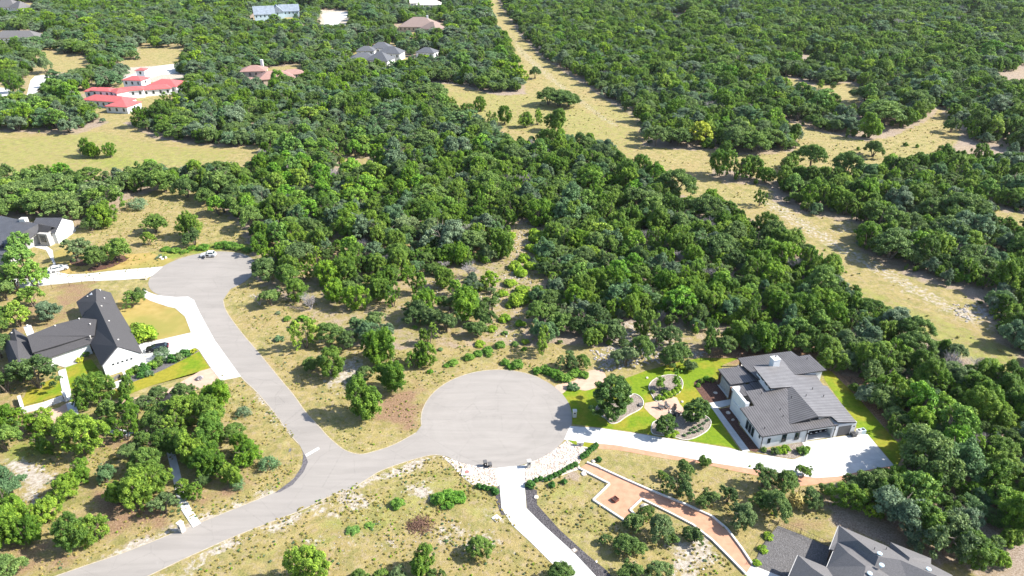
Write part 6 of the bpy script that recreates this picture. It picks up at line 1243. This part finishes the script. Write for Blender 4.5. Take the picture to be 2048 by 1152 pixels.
# power gear beside the right garage
for i, (px, py, w, h, m_, l) in enumerate([(1706,872,.9,.8,'garage',"round dark bin like machine right of the small garage door"),(1716,868,.8,1.0,'clear_lamp',"pale utility cabinet beside the small garage"),(1724,866,.9,.9,'bluewall',"blue grey air conditioner unit at the driveway corner")]):
    x, y = U(px, py); root = empty("outdoor_unit", (x, y, .03), R(12), l, "outdoor unit"); b = MB(); b.box(-w / 2, w / 2, -w / 2, w / 2, 0, h); b.build("casing", M[m_], root); b = MB(); b.tube([(0, 0, h), (0, 0, h + .04)], w * .36, 14); b.build("fan_grille", M['trim'], root)
# fences
def fence(pts, h, label, step=2.4, rails=(.15, .95), mat='trim', r=.035, pickets=False, name="fence"):
    P = UU(pts); root = empty(name, (*P[0], 0), 0, label, "fence"); o = Vector((*P[0], 0)); rl = MB(); n = 0
    for i in range(len(P) - 1):
        a = Vector((*P[i], 0)) - o; c = Vector((*P[i + 1], 0)) - o; L = (c - a).length; k = max(1, int(L / step))
        for j in range(k + (i == len(P) - 2)):
            q = a.lerp(c, j / k); n += 1
            if n < 95: b = MB(); b.box(q.x - r, q.x + r, q.y - r, q.y + r, 0, h + .08); b.build("post", M[mat], root)
        for f in rails: rl.tube([a + Vector((0, 0, h * f)), c + Vector((0, 0, h * f))], .02, 4)
        if pickets:
            kk = int(L / .35)
            for j in range(kk): q = a.lerp(c, (j + .5) / kk); rl.tube([q, q + Vector((0, 0, h))], .012, 4, cap=False)
    rl.build("rails", M[mat], root)
fence([(1400,722),(1440,718),(1475,716),(1530,705)], 1.3, "thin black iron fence behind the garden lawn", pickets=True)
fence([(1664,738),(1700,765),(1740,800),(1780,850),(1812,890)], 1.3, "thin black iron fence along the side lawn and the wood", pickets=True)
fence([(105,578),(140,573),(165,569),(190,566)], 1.5, "brown wire fence above the white house", step=4, mat='wood', rails=(.3, .6, .95))
fence([(1556,1050),(1600,1068),(1661,1096)], 1.2, "black fence along the upper edge of the gravel yard", pickets=True); fence([(1556,1050),(1540,1072),(1522,1100),(1508,1128)], 1.2, "black fence along the left edge of the gravel yard", pickets=True)
fence([(495,508),(440,496),(360,500)], 1.1, "low wire fence in the weeds behind the small turning circle", step=5, mat='wood', rails=(.5, .9))
# retaining walls of the left garden
def wall_run(pts, h, w, label, name="retaining_wall", mat='stucco', cap=True):
    P = [Vector(p) for p in UU(pts)]; root = empty(name, (*P[0], 0), 0, label, "wall"); b = MB(); c = MB(); o = P[0]
    for i in range(len(P) - 1):
        a = P[i] - o; q = P[i + 1] - o; d = (q - a).normalized(); n = Vector((-d.y, d.x)) * w / 2; e = d * (w / 2 if i else 0)
        b.prism([tuple(a + n - e), tuple(a - n - e), tuple(q - n), tuple(q + n)], 0, h - .004 * i)
        n2 = n * 1.2; c.prism([tuple(a + n2 - e), tuple(a - n2 - e), tuple(q - n2), tuple(q + n2)], h, h + .08 - .004 * i)
    b.build("wall_body", M[mat], root)
    if cap: c.build("coping", M['curb'], root)
wall_run([(41,800),(48,822)], 1.1, .5, "short white retaining wall at the left end of the small lawn"); wall_run([(48,826),(90,815),(128,801)], 1.15, .35, "long white retaining wall below the small lawn")
wall_run([(129,792),(134,803)], 1.3, .45, "short white wall block at the courtyard gate"); wall_run([(225,778),(250,770),(256,768)], 1.3, .4, "white retaining wall below the gable of the white house"); wall_run([(250,752),(257,770)], 1.2, .4, "white side wall joining the retaining wall below the gable")
wall_run([(220,776),(222,764),(240,752)], .5, .4, "low dark planter wall at the gable corner", mat='gravel_grey', cap=False)
fence([(50,818),(90,808),(128,796)], .9, "dark railing on the long white retaining wall", step=3, rails=(.95, 1.0))
# figure-like garden decoration, golf cart shade things at the rim of the small circle
def rock_cactus():
    x, y = U(325, 517); root = empty("planter_group", (x, y, 0), 0, "pale boulders with grey green agaves at the rim of the small turning circle", "planter"); r_ = random.Random(3)
    for i, (dx, dy, s) in enumerate([(-.6, .3, .6), (.9, .2, .55), (.3, -.5, .4)]): V, F = rock_verts(r_, s, .9); o = mobj("stone", V, F, M['rock'], root); o.location = (dx, dy, .1)
    for (dx, dy, s) in [(-1.3, -.3, .8), (-1.0, .9, .9), (.2, .5, .6)]: o = bpy.data.objects.new("agave", BUSH['sage']); C.objects.link(o); o.parent = root; o.location = (dx, dy, 0); o.scale = (s, s, s * 1.3)
rock_cactus()
boulder(399, 519, 5, "small dark stone beside the small turning circle planter", 'rock_grey')
# ---------------------------------------------------------------- the air
def haze():
    b = MB(); b.box(-2700, 2700, -60, 2700, -1.5, 96); m = bpy.data.materials.new("haze_air"); m.use_nodes = True; n = m.node_tree.nodes; n.clear()
    o = n.new("ShaderNodeOutputMaterial"); v = n.new("ShaderNodeVolumePrincipled"); v.inputs["Color"].default_value = (0.88, 0.94, 1.0, 1); v.inputs["Density"].default_value = 0.000028; v.inputs["Anisotropy"].default_value = 0.2
    m.node_tree.links.new(v.outputs[0], o.inputs["Volume"]); tag(b.build("haze", m), "thin summer haze in the air over the woods", kind='stuff')
haze()
